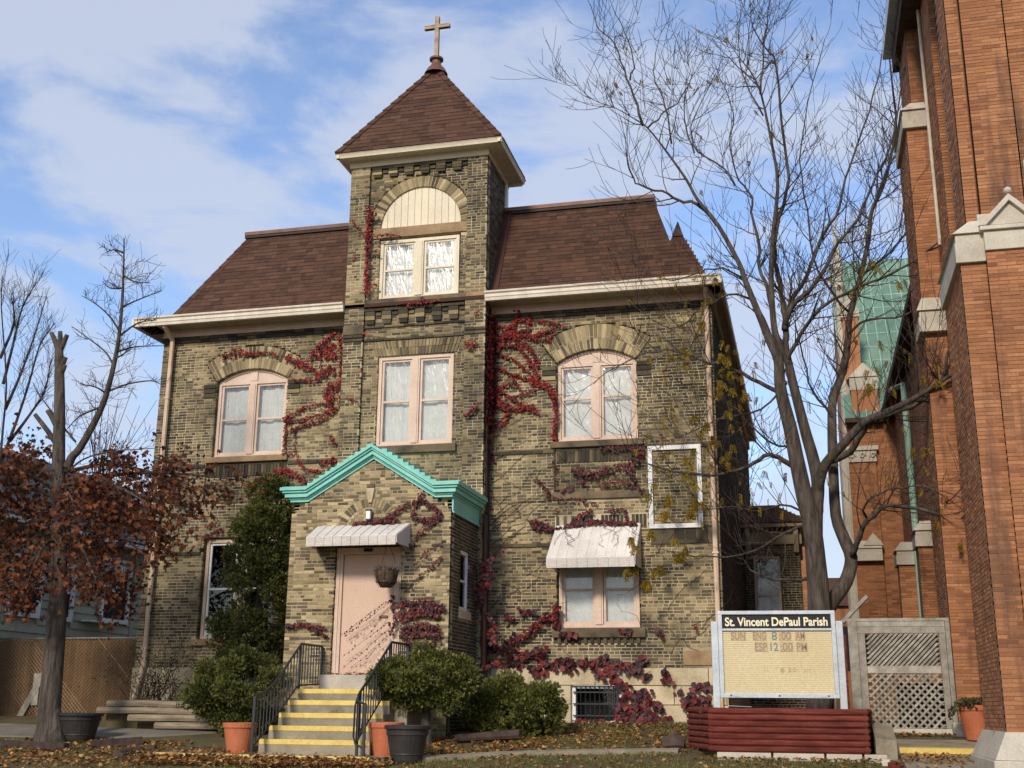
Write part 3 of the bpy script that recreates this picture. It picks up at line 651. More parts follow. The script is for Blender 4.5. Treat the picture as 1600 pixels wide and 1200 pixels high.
dwin(-.87, .74, 6.03, 7.92, TYi+.03, mull=.17, glassm=m_film)
# flat arch of soldier bricks over the middle window
MB().box(-.96, .81, TYi+.012, TYi+.1, 7.925, 8.25).build('arch_mortar', m_mortar, TW)
n = 26
for i in range(n):
    t = (i+.5)/n-.5; x = -.075+t*1.76; lean = t*.22; wd = 1.76/n-.012
    for z0, z1 in ((7.935, 8.09), (8.10, 8.245)):
        f0 = (z0-7.935)*lean/.31; f1 = (z1-7.935)*lean/.31; d = TYi-.012-RND.uniform(0, .006)
        MB().hexa([(x-wd/2+f0, d, z0), (x+wd/2+f0, d, z0), (x+wd/2+f0, TYi+.08, z0), (x-wd/2+f0, TYi+.08, z0), (x-wd/2+f1, d, z1), (x+wd/2+f1, d, z1), (x+wd/2+f1, TYi+.08, z1), (x-wd/2+f1, TYi+.08, z1)]).build('soldier_brick', m_brick, TW)
for z in (8.27, 8.555): course_line(z, z+.045, 0.03, [(-1.2, .97)], Y=TYi)
for x0, x1 in ((TXa-.02, -1.21), (.98, TXb+.02)):
    for z in (8.27, 8.35): course_line(z, z+.05, 0.03, [(x0, x1)], Y=TYf)
# corbel tables
def corbels(z1, z0, n, x0, x1, top):
    p = (x1-x0)/n
    course_line(z1-.05, z1, .075, [(x0, x1)], Y=TYi, name='corbel_band')
    for i in range(n):
        a = x0+p*i
        for k, (f0, f1, pr) in enumerate(((.06, .62, .07), (.06, .62, .068), (.12, .60, .055))):
            za = z1-.052-(k+1)*(z1-.05-z0)/3; zb = za+(z1-.05-z0)/3-.006
            MB().box(a+p*f0, a+p*f1, TYi-pr, TYi+.02, za, zb).build('corbel_brick', m_brick_dark if k != 1 else m_brick, TW)
        MB().box(a+p*.66, a+p*.98, TYi-.035, TYi+.02, z1-.14, z1-.08).build('corbel_brick', m_brick_dark, TW)
corbels(8.96, 8.63, 6, -1.2, .97, False); corbels(12.19, 11.95, 6, -1.17, .97, True)
# tower eaves and pyramid roof
EX0, EX1, EY0, EY1 = -1.84, 1.74, -.78, 1.30
fr_ = MB(); fr_.box(TXa-.03, TXb+.03, TYf-.03, TYb+.03, 12.2, 12.36); fr_.build('tower_frieze', m_cream, TW)
s = MB(); n = 32
for i in range(n):
    a = EY0+(EY1-EY0)*i/n; s.box(EX0+.03, EX1-.03, a+.002, a+(EY1-EY0)/n-.002, 12.355, 12.375)
s.build('tower_soffit', m_cream, TW)
fa = MB()
fa.prism([(EY0+.03, 12.325), (EY0-.02, 12.325), (EY0-.03, 12.36), (EY0-.06, 12.42), (EY0+.03, 12.42)], EX0-.05, EX1+.05, 'X')
fa.prism([(EY1-.03, 12.25), (EY1+.06, 12.42), (EY1-.03, 12.42)], EX0, EX1, 'X')
fa.prism([(EX1-.03, 12.325), (EX1+.02, 12.325), (EX1+.03, 12.36), (EX1+.06, 12.42), (EX1-.03, 12.42)], EY0-.05, EY1+.05, 'Y')
fa.prism([(EX0+.03, 12.325), (EX0-.02, 12.325), (EX0-.03, 12.36), (EX0-.06, 12.42), (EX0+.03, 12.42)], EY0-.05, EY1+.05, 'Y')
fa.build('tower_gutter', m_cream, TW)
APX = Vector((-.05, .30, 14.95)); o = MB()
e4 = [Vector((EX0-.06, EY0-.06, 12.43)), Vector((EX1+.06, EY0-.06, 12.43)), Vector((EX1+.06, EY1+.06, 12.43)), Vector((EX0-.06, EY1+.06, 12.43))]
for i in range(4): o.tri(e4[i], e4[(i+1) % 4], APX)
o.quad(e4[3]-Vector((0, 0, .02)), e4[2]-Vector((0, 0, .02)), e4[1]-Vector((0, 0, .02)), e4[0]-Vector((0, 0, .02)))
TR = o.build('tower_roof', m_shingle, H)
for i, sg in ((0, 0), (1, 0), (3, 0)):
    A, B = e4[i], e4[(i+1) % 4]; U = (B-A).normalized(); mid = (B-A).length
    pu = (APX-A).dot(U); S_ = (APX-A-U*pu); SL = S_.length; S_.normalize(); Nn = U.cross(S_).normalized()
    shingles(TR, A, U, S_, Nn, lambda s, pu=pu, SL=SL, mid=mid: (pu*s/SL+.09, mid-(mid-pu)*s/SL-.09), SL*.97, 22, ln=.3)
for i in (0, 1):
    A = e4[i]; n = 13
    for k in range(n):
        a = A.lerp(APX, k/n); b = A.lerp(APX, min(1, (k+1.15)/n)); d = Vector((.15 if i == 0 else -.15, 0, 0)); up = Vector((0, -.03, .03)); e = Vector((0, .14, .0))
        MB().hexa([a, a+d, b+d*.8, b, a+up*1.2, a+d+up, b+d*.8+up*.5, b+up*.6]).build('hip_shingle', m_shingle, TR)
# finial and cross
o = MB(); o.lathe([(.27, -.22), (.20, -.08), (.13, .0), (.105, .05), (.105, .13), (.16, .145), (.16, .19), (.10, .20), (.06, .22), (0, .22)], APX, 12); FIN = o.build('finial_base', m_copper, TR)
cr_ = MB()
z0 = APX.z+.2; yc = APX.y; xc = APX.x
def cbar(o, p, q, w):
    o.tube([p, q], w, 4)
cbar(cr_, (xc, yc, z0), (xc, yc, z0+1.06), .065); cbar(cr_, (xc-.30, yc, z0+.80), (xc+.30, yc, z0+.80), .062)
for dz in (-.035, .035): cr_.box(xc-.28, xc+.28, yc-.05, yc-.042, z0+.79+dz, z0+.81+dz)
cr_.build('cross', m_crossm, TR)
# flashing where the tower meets the mansard
for X, s in ((TXb, 1), (TXa, -1)):
    MB().hexa([(X, RY0-.05, RZ0-.02), (X+s*.16, RY0-.05, RZ0-.02), (X+s*.16, RY0, RZ0-.02), (X, RY0, RZ0-.02), (X, RY1-.03, RZ1+.05), (X+s*.16, RY1-.03, RZ1+.05), (X+s*.16, RY1, RZ1), (X, RY1, RZ1)]).build('step_flashing', m_redbrown, TW)
MB().box(TXb, TXb+.05, .96, 1.1, 11.62, 12.2).build('corner_flashing', m_white, TW)
# ------------------------------------------------------------------ porch (part of the house)
PXa, PXb, PYf = -1.74, 1.33, -2.30; PC = (PXa+PXb)/2; PB = 0.45
pbk = MB(); pbr = MB(); psd = MB()
def gab(z):
    if z < 4.40: return (PXa, PXb)
    h = (5.40-z)/(5.40-4.40)*(PXb-PXa)/2
    return (PC-h, PC+h) if h > .05 else None
FANR = (0.44, 0.60); FZ = 4.02
def fanhole(z):
    if z < FZ or z > FZ+.62: return None
    q = math.sqrt(max(0, .62**2-(z-FZ)**2)); return (PC-q, PC+q)
sel = [0]
def pick(a, b, z):
    if b-a > .15 and sel[0] < 300 and z > 1.55:
        sel[0] += 1; return True
    return False
brickwork(pbr, FRONT(PYf), PXa, PXb, PB, 5.40, [rect(-.83, .43, 1.30, 3.76), fanhole, rect(-.31, -.10, 4.55, 4.84)], back=pbk, single=pick, top=gab, bholes=[rect(-.83, .43, 1.30, 3.76)])
brickwork(psd, RIGHT(PXb), PYf+.105, -.50, PB, 4.72, [rect(-1.62, -1.06, 2.68, 3.78), rect(-1.7, -.98, 2.52, 2.68)], back=pbk, bholes=[rect(-1.62, -1.06, 2.68, 3.78)])
brickwork(psd, LEFT(PXa), PYf+.105, -.50, PB, 4.72, [], back=pbk)
PW = pbk.build('porch_wall', m_mortar, H)
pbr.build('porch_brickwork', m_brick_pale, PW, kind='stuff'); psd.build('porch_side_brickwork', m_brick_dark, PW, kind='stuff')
flush_single(PW, m_brick_pale)
# semicircular fan over the door
o = MB(); arch_band(o, FRONT(PYf), PC, FZ, .01, .615, 0, PI, .001, -.09); o.build('arch_mortar', m_mortar, PW)
voussoirs(PW, 'arch_brick', FRONT(PYf), PC, FZ, .47, .62, .02, PI-.02, 25, m_brick_pale, proud=.012)
for r in range(7):
    z = FZ+.01+r*.066
    q = math.sqrt(max(0, .455**2-(z+.06-FZ)**2)); n = max(1, int(2*q/.075))
    if q > .05:
        for i in range(n):
            MB().box(PC-q+2*q*i/n+.005, PC-q+2*q*(i+1)/n-.005, PYf-.008-RND.uniform(0, .004), PYf+.05, z+.004, z+.06).build('fan_brick', m_brick_pale, PW)
MB().prism([(-.235, 4.56), (-.165, 4.56), (-.12, 4.83), (-.285, 4.83)], PYf-.05, PYf+.08).build('keystone', m_lime, PW, bevel=.006)
MB().box(-.275, -.13, PYf-.035, PYf+.06, 4.845, 4.905).build('keystone_cap_brick', m_brick_dark, PW)
# cornice: horizontal returns and raking cornice in stepped mouldings
CRN = thing  # (keep the name short below)
COR = MB()
def layer(o, zoff0, zoff1, proj):
    """one moulding of the cornice: path at height zoff, projecting from the wall"""
    x0, x1 = PXa-proj, PXb+proj; Y0 = PYf-proj
    pl = [(x0, 4.62), (PXa+.32, 4.62), (PC+.04, 5.37), (PXb-.30, 4.62), (x1, 4.62)]
    lo = [(x, z+zoff0) for x, z in pl]; hi = [(x, z+zoff1) for x, z in pl]
    o.prism(lo+hi[::-1], Y0, PYf+.12)
    o.box(x1-proj-.1, x1, PYf+.1205, -.50, 4.62+zoff0, 4.62+zoff1); o.box(x0, x0+proj+.1, PYf+.1205, -.50, 4.62+zoff0, 4.62+zoff1)
for z0, z1, p in ((.0, .04, .03), (.042, .075, .055), (.077, .155, .11), (.157, .195, .15), (.197, .255, .185)): layer(COR, z0, z1, p)
CO = COR.build('porch_cornice', m_teal, H)
MB().box(PXb+.002, PXb+.03, PYf+.05, -.52, 4.36, 4.615).build('cornice_frieze', m_teal, CO); MB().box(PXa-.012, PXa-.002, PYf+.4, -.52, 4.36, 4.615).build('cornice_frieze', m_teal, CO)
MB().box(PXb+.03, PXb+.05, PYf+.04, -.52, 4.34, 4.37).build('frieze_moulding', m_teal, CO)
# pressed-metal porch roof in stepped courses
n = 11
for s in (-1, 1):
    xf0 = (PXb-.30) if s > 0 else (PXa+.32)
    for k in range(n):
        xa, xb = xf0+(PC+.04-xf0)*k/n, xf0+(PC+.04-xf0)*(k+1)/n; za, zb = 4.88+(5.635-4.88)*k/n, 4.88+(5.635-4.88)*(k+1)/n
        p = [(xa, za-.05), (xb, zb-.05), (xb, zb+.01), (xa, za+.075)]
        MB().prism(p if s < 0 else p[::-1], PYf+.35 if s > 0 else PYf-.1, -.505).build('roof_panel', m_teal, CO)
    xo = PXb+.18 if s > 0 else PXa-.18; lo_, hi_ = min(xo, xf0), max(xo, xf0)
    MB().box(lo_, hi_, PYf-.1, -.505, 4.876, 4.90).build('roof_panel', m_teal, CO)
# porch door
dm = MB()
dm.box(-.83, -.70, PYf+.05, PYf+.14, 1.52, 3.76); dm.box(.29, .43, PYf+.05, PYf+.14, 1.52, 3.76); dm.box(-.70, .29, PYf+.05, PYf+.14, 3.64, 3.76)
dm.box(-.79, -.755, PYf+.035, PYf+.0495, 1.52, 3.72); dm.box(.345, .38, PYf+.035, PYf+.0495, 1.52, 3.72)
DR = dm.build('door_frame', m_pink, PW, bevel=.006)
DO = MB().box(-.695, .285, PYf+.09, PYf+.13, 1.53, 3.635).build('door', m_door, H, bevel=.004)
MB().box(.02, .18, PYf+.078, PYf+.0895, 2.50, 2.55).build('mail_slot', m_darktimber, DO, bevel=.003)
MB().box(.04, .16, PYf+.072, PYf+.0775, 2.515, 2.54).build('mail_slot_flap', m_copper, DO)
MB().tube([(.22, PYf+.09, 2.42), (.22, PYf+.05, 2.42), (.22, PYf+.05, 2.36)], .014, 8).build('handle', m_darktimber, DO)
trim('threshold', -.93, .62, PYf-.22, PYf+.16, 1.264, 1.518, m_stonegrey, .01)
MB().box(-1.2, .8, PYf+.26, PYf+.3, 1.0, 4.3).build('gap_backing', m_dark, PW)  # unseen dark panel added so no sky shows through above the door
# house number plate under the awning
MB().box(-.30, -.14, PYf+.012, PYf+.0345, 3.68, 3.74).build('number_plate', m_black, PW)
# porch side window
pw = MB(); Xw = PXb-.09
pw.box(Xw, Xw+.06, -1.62, -1.56, 2.69, 3.77); pw.box(Xw, Xw+.06, -1.12, -1.06, 2.69, 3.77); pw.box(Xw, Xw+.06, -1.56, -1.12, 3.70, 3.77); pw.box(Xw, Xw+.06, -1.56, -1.12, 2.69, 2.75); pw.box(Xw+.01, Xw+.05, -1.56, -1.12, 3.2, 3.24)
PWN = pw.build('side_window', m_white, PW); MB().box(Xw+.02, Xw+.026, -1.565, -1.115, 2.74, 3.71).build('pane', m_glass, PWN); MB().box(Xw-.3, Xw-.28, -1.7, -1, 2.6, 3.8).build('blind', m_dark, PWN)
MB().box(PXb-.1, PXb+.03, -1.70, -.98, 2.53, 2.675).build('side_sill', m_lime, PW)
# wall lamp over the awning
o = MB(); o.box(-.235, -.155, PYf-.13, PYf-.06, 4.25, 4.40); LMP = o.build('wall_lamp', m_lampw, PW, bevel=.008); o = MB(); o.box(-.245, -.145, PYf-.14, PYf-.05, 4.40, 4.425); o.box(-.21, -.18, PYf-.06, PYf-.001, 4.18, 4.27); o.box(-.235, -.155, PYf-.13, PYf-.06, 4.225, 4.248); o.build('lamp_bracket', m_iron, LMP)
# brown downspout in the corner beside the porch
spout([(1.50, -.62, 4.55), (1.50, -.58, 4.3), (1.50, -.58, 1.1)], m_redbrown)
# ------------------------------------------------------------------ one-storey side wing with bracketed eaves
WY, WX0, WX1 = 8.0, XR, 7.30
wb = MB(); wk = MB()
brickwork(wb, FRONT(WY), WX0+.05, WX1, .5, 5.0, [rect(6.15, 6.80, 2.9, 4.72)], back=wk)
brickwork(wb, RIGHT(WX1), WY+.11, 11.5, .5, 5.0, [], back=wk)
WGW = wk.build('wing_wall', m_mortar, H); wb.build('wing_brickwork', m_brick_dark, WGW, kind='stuff')
o = MB(); o.box(6.15, 6.21, WY+.04, WY+.12, 2.9, 4.72); o.box(6.74, 6.80, WY+.04, WY+.12, 2.9, 4.72); o.box(6.21, 6.74, WY+.04, WY+.12, 4.65, 4.72); o.box(6.21, 6.74, WY+.05, WY+.1, 3.70, 3.74); o.box(6.21, 6.74, WY+.04, WY+.12, 2.9, 2.96)
wn = o.build('wing_window', m_pink, WGW); MB().box(6.2, 6.75, WY+.08, WY+.086, 2.95, 4.66).build('pane', m_glass, wn); room(wn, 6.15, 6.8, 2.9, 4.72, WY+.13); curtain(wn, 6.2, 6.75, 2.95, 4.4, WY+.25, seed=9)
o = MB(); o.box(WX0, WX1+.06, WY-.06, 11.5, 5.0, 5.32); o.box(WX0, WX1+.28, WY-.35, 11.6, 5.40, 5.50)
for i in range(12): o.box(WX0+.12+i*.12, WX0+.19+i*.12, WY-.14, WY-.06, 5.32, 5.40)
o.build('wing_frieze', m_soffit, WGW)
for x in (6.05, 7.22):
    o = MB(); o.prism([(WY-.06, 4.75), (WY-.14, 4.78), (WY-.30, 5.2), (WY-.30, 5.38), (WY-.06, 5.38)], x-.06, x+.06, 'X'); o.build('bracket', m_soffit, WGW)
o = MB(); o.hexa([(WX0, WY-.4, 5.50), (WX1+.32, WY-.4, 5.50), (WX1+.32, 11.7, 5.5), (WX0, 11.7, 5.5), (WX0, WY+.75, 6.12), (WX1-.6, WY+.75, 6.12), (WX1-.6, 11, 6.12), (WX0, 11, 6.12)])
WR = o.build('wing_roof', m_shingle, H)
Sv2 = Vector((0, 1.15, .62)).normalized()
shingles(WR, Vector((WX0, WY-.4, 5.50)), Vector((1, 0, 0)), Sv2, Vector((0, -Sv2.z, Sv2.y)), lambda s: (.02, 1.70-.9*s/1.3), 1.3, 9)
# ------------------------------------------------------------------ awnings
def awning(name, label, xw0, xw1, yw, ztop, xf0, xf1, yf, zf, val, nv, cheeks=True, ribs=14):
    A = thing(name, label, 'awning', ((xw0+xw1)/2, yw, zf))
    for i in range(ribs):
        f0, f1 = i/ribs, (i+1)/ribs
        a0, a1 = xw0+(xw1-xw0)*f0, xw0+(xw1-xw0)*f1; b0, b1 = xf0+(xf1-xf0)*f0, xf0+(xf1-xf0)*f1
        up = .012 if i % 2 else 0
        MB().hexa([(b0, yf, zf-.012+up), (b1, yf, zf-.012+up), (a1, yw, ztop-.012+up), (a0, yw, ztop-.012+up), (b0, yf, zf+up), (b1, yf, zf+up), (a1, yw, ztop+up), (a0, yw, ztop+up)]).build('slat', m_awn, A)
    n = nv
    for i in range(n):
        a, b = xf0+(xf1-xf0)*i/n, xf0+(xf1-xf0)*(i+1)/n; d = .012*(i % 2)
        o = MB(); rz = 5
        for k in range(rz):
            z0 = zf-val+val*k/rz; z1 = zf-val+val*(k+1)/rz
            o.hexa([(a+.001, yf-.01-d, z0), (b-.001, yf-.01-d, z0), (b-.001, yf+.004, z0), (a+.001, yf+.004, z0), (a+.001, yf-.018-d, z1-.003), (b-.001, yf-.018-d, z1-.003), (b-.001, yf+.004, z1-.003), (a+.001, yf+.004, z1-.003)])
        o.build('valance_slat', m_awn, A)
    for xa, xb in ((xw0, xf0), (xw1, xf1)):
        s = -.012 if xa == xw0 else .012
        o = MB(); o.hexa([(xb, yf, zf-val*.8), (xb+s, yf, zf-val*.8), (xa+s, yw, zf-val*.8), (xa, yw, zf-val*.8), (xb, yf, zf-.001), (xb+s, yf, zf-.001), (xa+s, yw, ztop-.001), (xa, yw, ztop-.001)]); o.build('side_panel', m_awn, A)
    for xa, xb in ((xw0+.04, xf0+.04), (xw1-.04, xf1-.04)):
        MB().tube([(xb, yf+.03, zf-val*.5), (xa, yw-.005, zf-val*.95)], .011, 6).build('arm', m_alum, A)
    return A
awning('door_awning', 'shallow white metal awning with scalloped slats over the porch door', -1.20, .57, PYf-.004, 4.16, -1.08, .58, -3.05, 3.86, .17, 20, ribs=20)
awning('window_awning', 'steep white metal awning crossed by creeper over the ground floor window', 2.78, 4.40, -.004, 4.40, 2.74, 4.39, -.75, 3.68, .18, 17, ribs=18)
# white empty picture frame on the wall
o = MB(); x0, x1, z0, z1 = 4.58, 5.60, 4.29, 5.89; t = .085
o.box(x0, x0+t, -.05, -.004, z0, z1); o.box(x1-t, x1, -.05, -.004, z0, z1); 
o.box(x0+t, x1-t, -.048, -.004, z0, z0+t); o.box(x0+t, x1-t, -.048, -.004, z1-t, z1)
tag(o.build('sign_frame', m_white, None, bevel=.004), 'white rectangular empty frame fixed to the brick wall by the downspout', 'frame')
# hanging basket
HB = thing('hanging_basket', 'coir lined hanging basket with dried plant in front of the door', 'basket', (.31, -2.72, 3.0))
o = MB(); o.lathe([(.02, 2.99), (.10, 3.0), (.17, 3.08), (.205, 3.22), (.21, 3.27), (.18, 3.26), (.0, 3.24)], (.31, -2.72, 0), 16); o.build('bowl', m_wicker, HB, smooth=True)
o = MB()
for k in range(9):
    an = k*2*PI/9; o.tube([(.31+r*math.cos(an), -2.72+r*math.sin(an), z) for r, z in ((.04, 2.985), (.125, 3.0), (.185, 3.08), (.215, 3.22), (.22, 3.28))], .005, 4)
for r, z in ((.22, 3.28), (.185, 3.08)): o.tube([(.31+r*math.cos(t*PI/12), -2.72+r*math.sin(t*PI/12), z) for t in range(25)], .006, 4)
o.build('wire_frame', m_iron, HB)
o = MB()
for k in range(3):
    an = k*2*PI/3+.4; o.tube([(.31+.22*math.cos(an), -2.72+.22*math.sin(an), 3.28), (.31, -2.72, 3.80)], .005, 4)
o.tube([(.31, -2.72, 3.79), (.31, -2.72, 4.02)], .005, 4); o.build('chain', m_wicker, HB)
o = MB(); rr_ = random.Random(3)
for k in range(120):
    an = rr_.uniform(0, 2*PI); r = rr_.uniform(0, .17); b = Vector((.31+r*math.cos(an), -2.72+r*math.sin(an), 3.24)); e = b+Vector((math.cos(an)*rr_.uniform(0, .18), math.sin(an)*rr_.uniform(0, .18), rr_.uniform(.02, .16)))
    o.tube([b, (b+e)/2+Vector((0, 0, .02)), e], [.004, .003, .001], 3)
o.build('dried_stems', m_wicker, HB)
# ------------------------------------------------------------------ ground
def GZ(x, y):
    z = 0.76 + 0.11*min(y, 0.0)
    if y < -11.5: z = max(-0.62, 0.76-0.11*11.5 - (-11.5-y)*0.06)
    return z
mb = MB()
xs = [-1500, -300, -80, -40, -25] + [-18+i*0.75 for i in range(49)] + [25, 40, 80, 300, 1500]
ys = [-1500, -200, -60, -30, -22] + [-16+i*0.75 for i in range(24)] + [3, 6, 12, 20, 40, 100, 400, 1500]
for y in ys:
    for x in xs:
        n_ = noise.noise(Vector((x*.6, y*.6, 0)))*.02 if abs(x) < 30 and y > -16 and y < 6 else 0
        mb.v.append((x, y, GZ(x, y)+n_-.012))
nx = len(xs)
for j in range(len(ys)-1):
    for i in range(nx-1): mb.f.append((j*nx+i, j*nx+i+1, (j+1)*nx+i+1, (j+1)*nx+i))
GR = mb.build('ground', m_soil, None, kind='structure', smooth=True)
# public sidewalk in front of the lawn
mb = MB()
for i in range(40):
    x = -30+i*1.5; mb.hexa([(x+.006, -21.2, -.72), (x+1.494, -21.2, -.72), (x+1.494, -19.4, -.72), (x+.006, -19.4, -.72), (x+.006, -21.2, -.585), (x+1.494, -21.2, -.585), (x+1.494, -19.4, -.58), (x+.006, -19.4, -.58)])
mb.build('sidewalk', m_asph, None, kind='structure')
# concrete strip path: from the steps across in front of the bushes to the sign
pth = [(1.05, -4.95), (1.8, -4.75), (2.8, -4.2), (3.9, -3.85), (5.4, -3.55)]
mb = MB(); 
for i in range(len(pth)-1):
    (ax, ay), (bx, by) = pth[i], pth[i+1]; w0 = .22-.035*i; w1 = .22-.035*(i+1)
    mb.hexa([(ax, ay-w0, GZ(ax, ay)-.1), (bx, by-w1, GZ(bx, by)-.1), (bx, by+w1, GZ(bx, by)-.1), (ax, ay+w0, GZ(ax, ay)-.1), (ax, ay-w0, GZ(ax, ay)+.035), (bx, by-w1, GZ(bx, by)+.035), (bx, by+w1, GZ(bx, by)+.055), (ax, ay+w0, GZ(ax, ay)+.055)])
mb.build('edging_path', m_conc, None, kind='structure')
# concrete pad left of the steps with yellow painted edge
mb = MB(); mb.prism([(-2.75, -4.75), (-2.3, -5.02), (-1.1, -5.05), (1.0, -5.08), (1.02, -4.4), (-1.0, -3.9), (-2.2, -3.2), (-4.6, -2.5), (-4.9, -2.9), (-3.4, -3.7)], -.1, .262, 'Z'); PAD = mb.build('concrete_path', m_conc, None, kind='structure')
mb = MB(); mb.prism([(-2.62, -4.86), (-2.3, -5.035), (-1.1, -5.065), (1.01, -5.095), (1.01, -4.98), (-1.1, -4.95), (-2.26, -4.92), (-2.55, -4.77)], .20, .268, 'Z'); mb.build('yellow_edge', m_yellow, PAD)
mb = MB(); mb.hexa([(-14, -3.1, .2), (-4.6, -3.1, .2), (-3.0, -2.2, .3), (-14, -.6, .3), (-14, -3.1, GZ(0, -3.1)+.012), (-4.6, -3.1, GZ(0, -3.1)+.012), (-3.0, -2.2, GZ(0, -2.2)+.012), (-14, -.6, GZ(0, -.6)+.012)]); mb.build('driveway', m_asph, None, kind='structure')
# ------------------------------------------------------------------ entrance steps
ST = thing('entrance_steps', 'concrete front steps with yellow painted edges leading up to the porch door', 'steps', (-.15, -3.9, .2))
SZ = [1.262, 1.075, .875, .68, .48]; SX0, SX1 = -1.0, .76
for i, z in enumerate(SZ):
    yf = -3.3-.3*i; yb = PYf-.002 if i == 0 else yf+.32
    e = .04*i
    MB().box(SX0-e*.4, SX1+e*.2, yf, yb, .1, z).build('step', m_conc, ST, bevel=.012)
    MB().box(SX0-e*.4+.012, SX1+e*.2-.012, yf-.006, yf+.085, z-.072, z+.005).build('nosing', m_yellow, ST, bevel=.006)
MB().box(.762, 1.02, -4.2, -2.32, .1, .62).build('cheek_block', m_conc, ST, bevel=.012)
MB().box(.762, 1.0, -3.4, -2.32, .62, 1.0).build('cheek_block', m_conc, ST, bevel=.012)
# ------------------------------------------------------------------ railings
def tred(y):   # height of the stair surface under y
    if y > -3.3: return SZ[0]
    i = min(4, int((-3.3-y)/.3)); return SZ[i] if y > -4.5-.001 else .262 if y < -4.8 else SZ[4]
def railing(label, x, left):
    Rr = thing('stair_railing', label, 'railing', (x, -4.8, .27))
    zt = 2.01
    if left: top = [(-2.36, zt), (-3.25, zt), (-3.6, zt-.24), (-4.0, zt-.53), (-4.3, zt-.70), (-4.6, zt-.82), (-4.9, zt-.885)]
    else: top = [(-2.36, zt+.02), (-3.25, zt+.02), (-3.6, zt-.20), (-4.0, zt-.45), (-4.6, zt-.80), (-4.68, zt-.86)]
    def ztop(y):
        for (ya, za), (yb, zb) in zip(top, top[1:]):
            if yb <= y <= ya: return za+(zb-za)*(ya-y)/(ya-yb)
        return top[-1][1]
    def zlow(y): return (SZ[0]+.10) if y > -3.3 else max(.36, SZ[0]+.06-(-3.3-y)*.62)
    MB().tube([(x, y, z) for y, z in top], .022, 6).build('top_rail', m_iron, Rr)
    ye = top[-1][0]
    MB().tube([(x, y, zlow(y)) for y in (-2.36, -3.3, -3.7, -4.1, -4.5, ye)], .014, 5).build('bottom_rail', m_iron, Rr)
    for y in (-2.36, -3.28, ye if left else -4.66):
        MB().box(x-.019, x+.019, y-.019, y+.019, tred(y)-.02 if y > -4.5 else .255, ztop(y)).build('post', m_iron, Rr)
    n = 22 if left else 21
    for i in range(1, n):
        y = -2.36+(ye+2.36)*i/n
        MB().box(x-.008, x+.008, y-.008, y+.008, zlow(y), ztop(y)-.01).build('baluster', m_iron, Rr)
    if not left:
        MB().box(.80, .84, -4.86, -4.82, .255, 1.03).build('newel_post', m_iron, Rr)
        MB().tube([(x, -4.68, zt-.86), (x+.02, -4.74, zt-.94), (.82, -4.84, 1.02)], .020, 6).build('end_curve', m_iron, Rr)
        MB().tube([(x-.01, -4.68, zt-.88), (x-.03, -4.72, 1.0), (x-.03, -4.74, .55), (x+.02, -4.78, .44), (.82, -4.84, .38)], .017, 6).build('end_loop', m_iron, Rr)
        MB().tube([(x+.05, -4.72, zlow(-4.6)), (.82, -4.84, .90)], .012, 5).build('end_brace', m_iron, Rr)
    return Rr
railing('black iron stair railing beside the rounded left shrub, ending in a plain square post', -.98, True)
railing('black iron stair railing beside the clipped dome shrub, ending in a looped newel', .64, False)
# ------------------------------------------------------------------ pots
def pot(label, cx, cy, z, r, h, m, group=None, taper=.66, bands=False, tilt=0, fill=m_soil):
    P = thing('plant_pot', label, 'pot', (cx, cy, z), group)
    if bands: prof = [(0, 0), (r*taper, 0), (r*(taper+.04), .03), (r*(taper+.08), h*.2), (r*(taper+.11), h*.22), (r*(taper+.1), h*.25), (r*.90, h*.72), (r*.94, h*.74), (r*.94, h*.79), (r*.95, h*.88), (r*1.04, h*.90), (r*1.05, h*.98), (r, h), (r*.93, h*.99), (r*.88, h*.85)]
    else: prof = [(0, 0), (r*taper, 0), (r*.93, h*.84), (r*1.0, h*.845), (r*1.02, h*.99), (r*.98, h), (r*.92, h*.99), (r*.88, h*.8)]
    MB().lathe(prof, (cx, cy, z), 28).build('body', m, P, smooth=False)
    MB().lathe([(r*.885, h*.82), (r*.4, h*.86), (0, h*.84)], (cx, cy, z), 20).build('soil', fill, P)
    return P
pot('terracotta pot against the left stair railing post', -1.42, -4.45, .255, .27, .47, m_terra)
pot('terracotta pot tucked behind the black pot by the steps', 1.03, -4.45, .26, .275, .50, m_terra)
pot('wide black ribbed pot standing on the path by the steps', 1.56, -5.0, .20, .33, .53, m_pot, bands=True)
pot('wide dark brown ribbed pot beside the maple trunk', -4.97, -3.45, .37, .385, .47, m_pot, bands=True)
PC3 = pot('red-brown pot with trailing green plant on the church step', 9.90, -1.9, .565, .285, .53, m_terra)
# ------------------------------------------------------------------ parish sign in its log planter
def xf(mb, M): mb.v = [tuple(M @ Vector(v)) for v in mb.v]; return mb
SGM = Matrix.Translation((6.93, -3.5, 0)) @ Matrix.Rotation(math.radians(3.2), 4, 'Z')
SG = thing('notice_board', 'grey metal letter board sign with black name header above the red log planter', 'sign', (6.93, -3.5, .4))
def sb(name, parent, x0, x1, y0, y1, z0, z1, m, bevel=.004): return xf(MB().box(x0, x1, y0, y1, z0, z1), SGM).build(name, m, parent, bevel=bevel)
w2 = .875; Z0, Z1 = 1.165, 2.455
sb('back_box', SG, -w2+.03, w2-.03, -.05, .10, Z0+.03, Z1-.03, m_alum)
o = MB()
for a in ((-w2, w2, Z1-.055, Z1), (-w2, w2, Z0, Z0+.065), (-w2, -w2+.065, Z0+.065, Z1-.055), (w2-.065, w2, Z0+.065, Z1-.055), (-w2+.065, w2-.065, 2.155, 2.19)): o.box(a[0], a[1], -.095, -.045, a[2], a[3])
xf(o, SGM).build('frame', m_alum, SG, bevel=.006)
HD = sb('header_panel', SG, -w2+.067, w2-.067, -.062, -.051, 2.192, 2.398, m_black, 0)
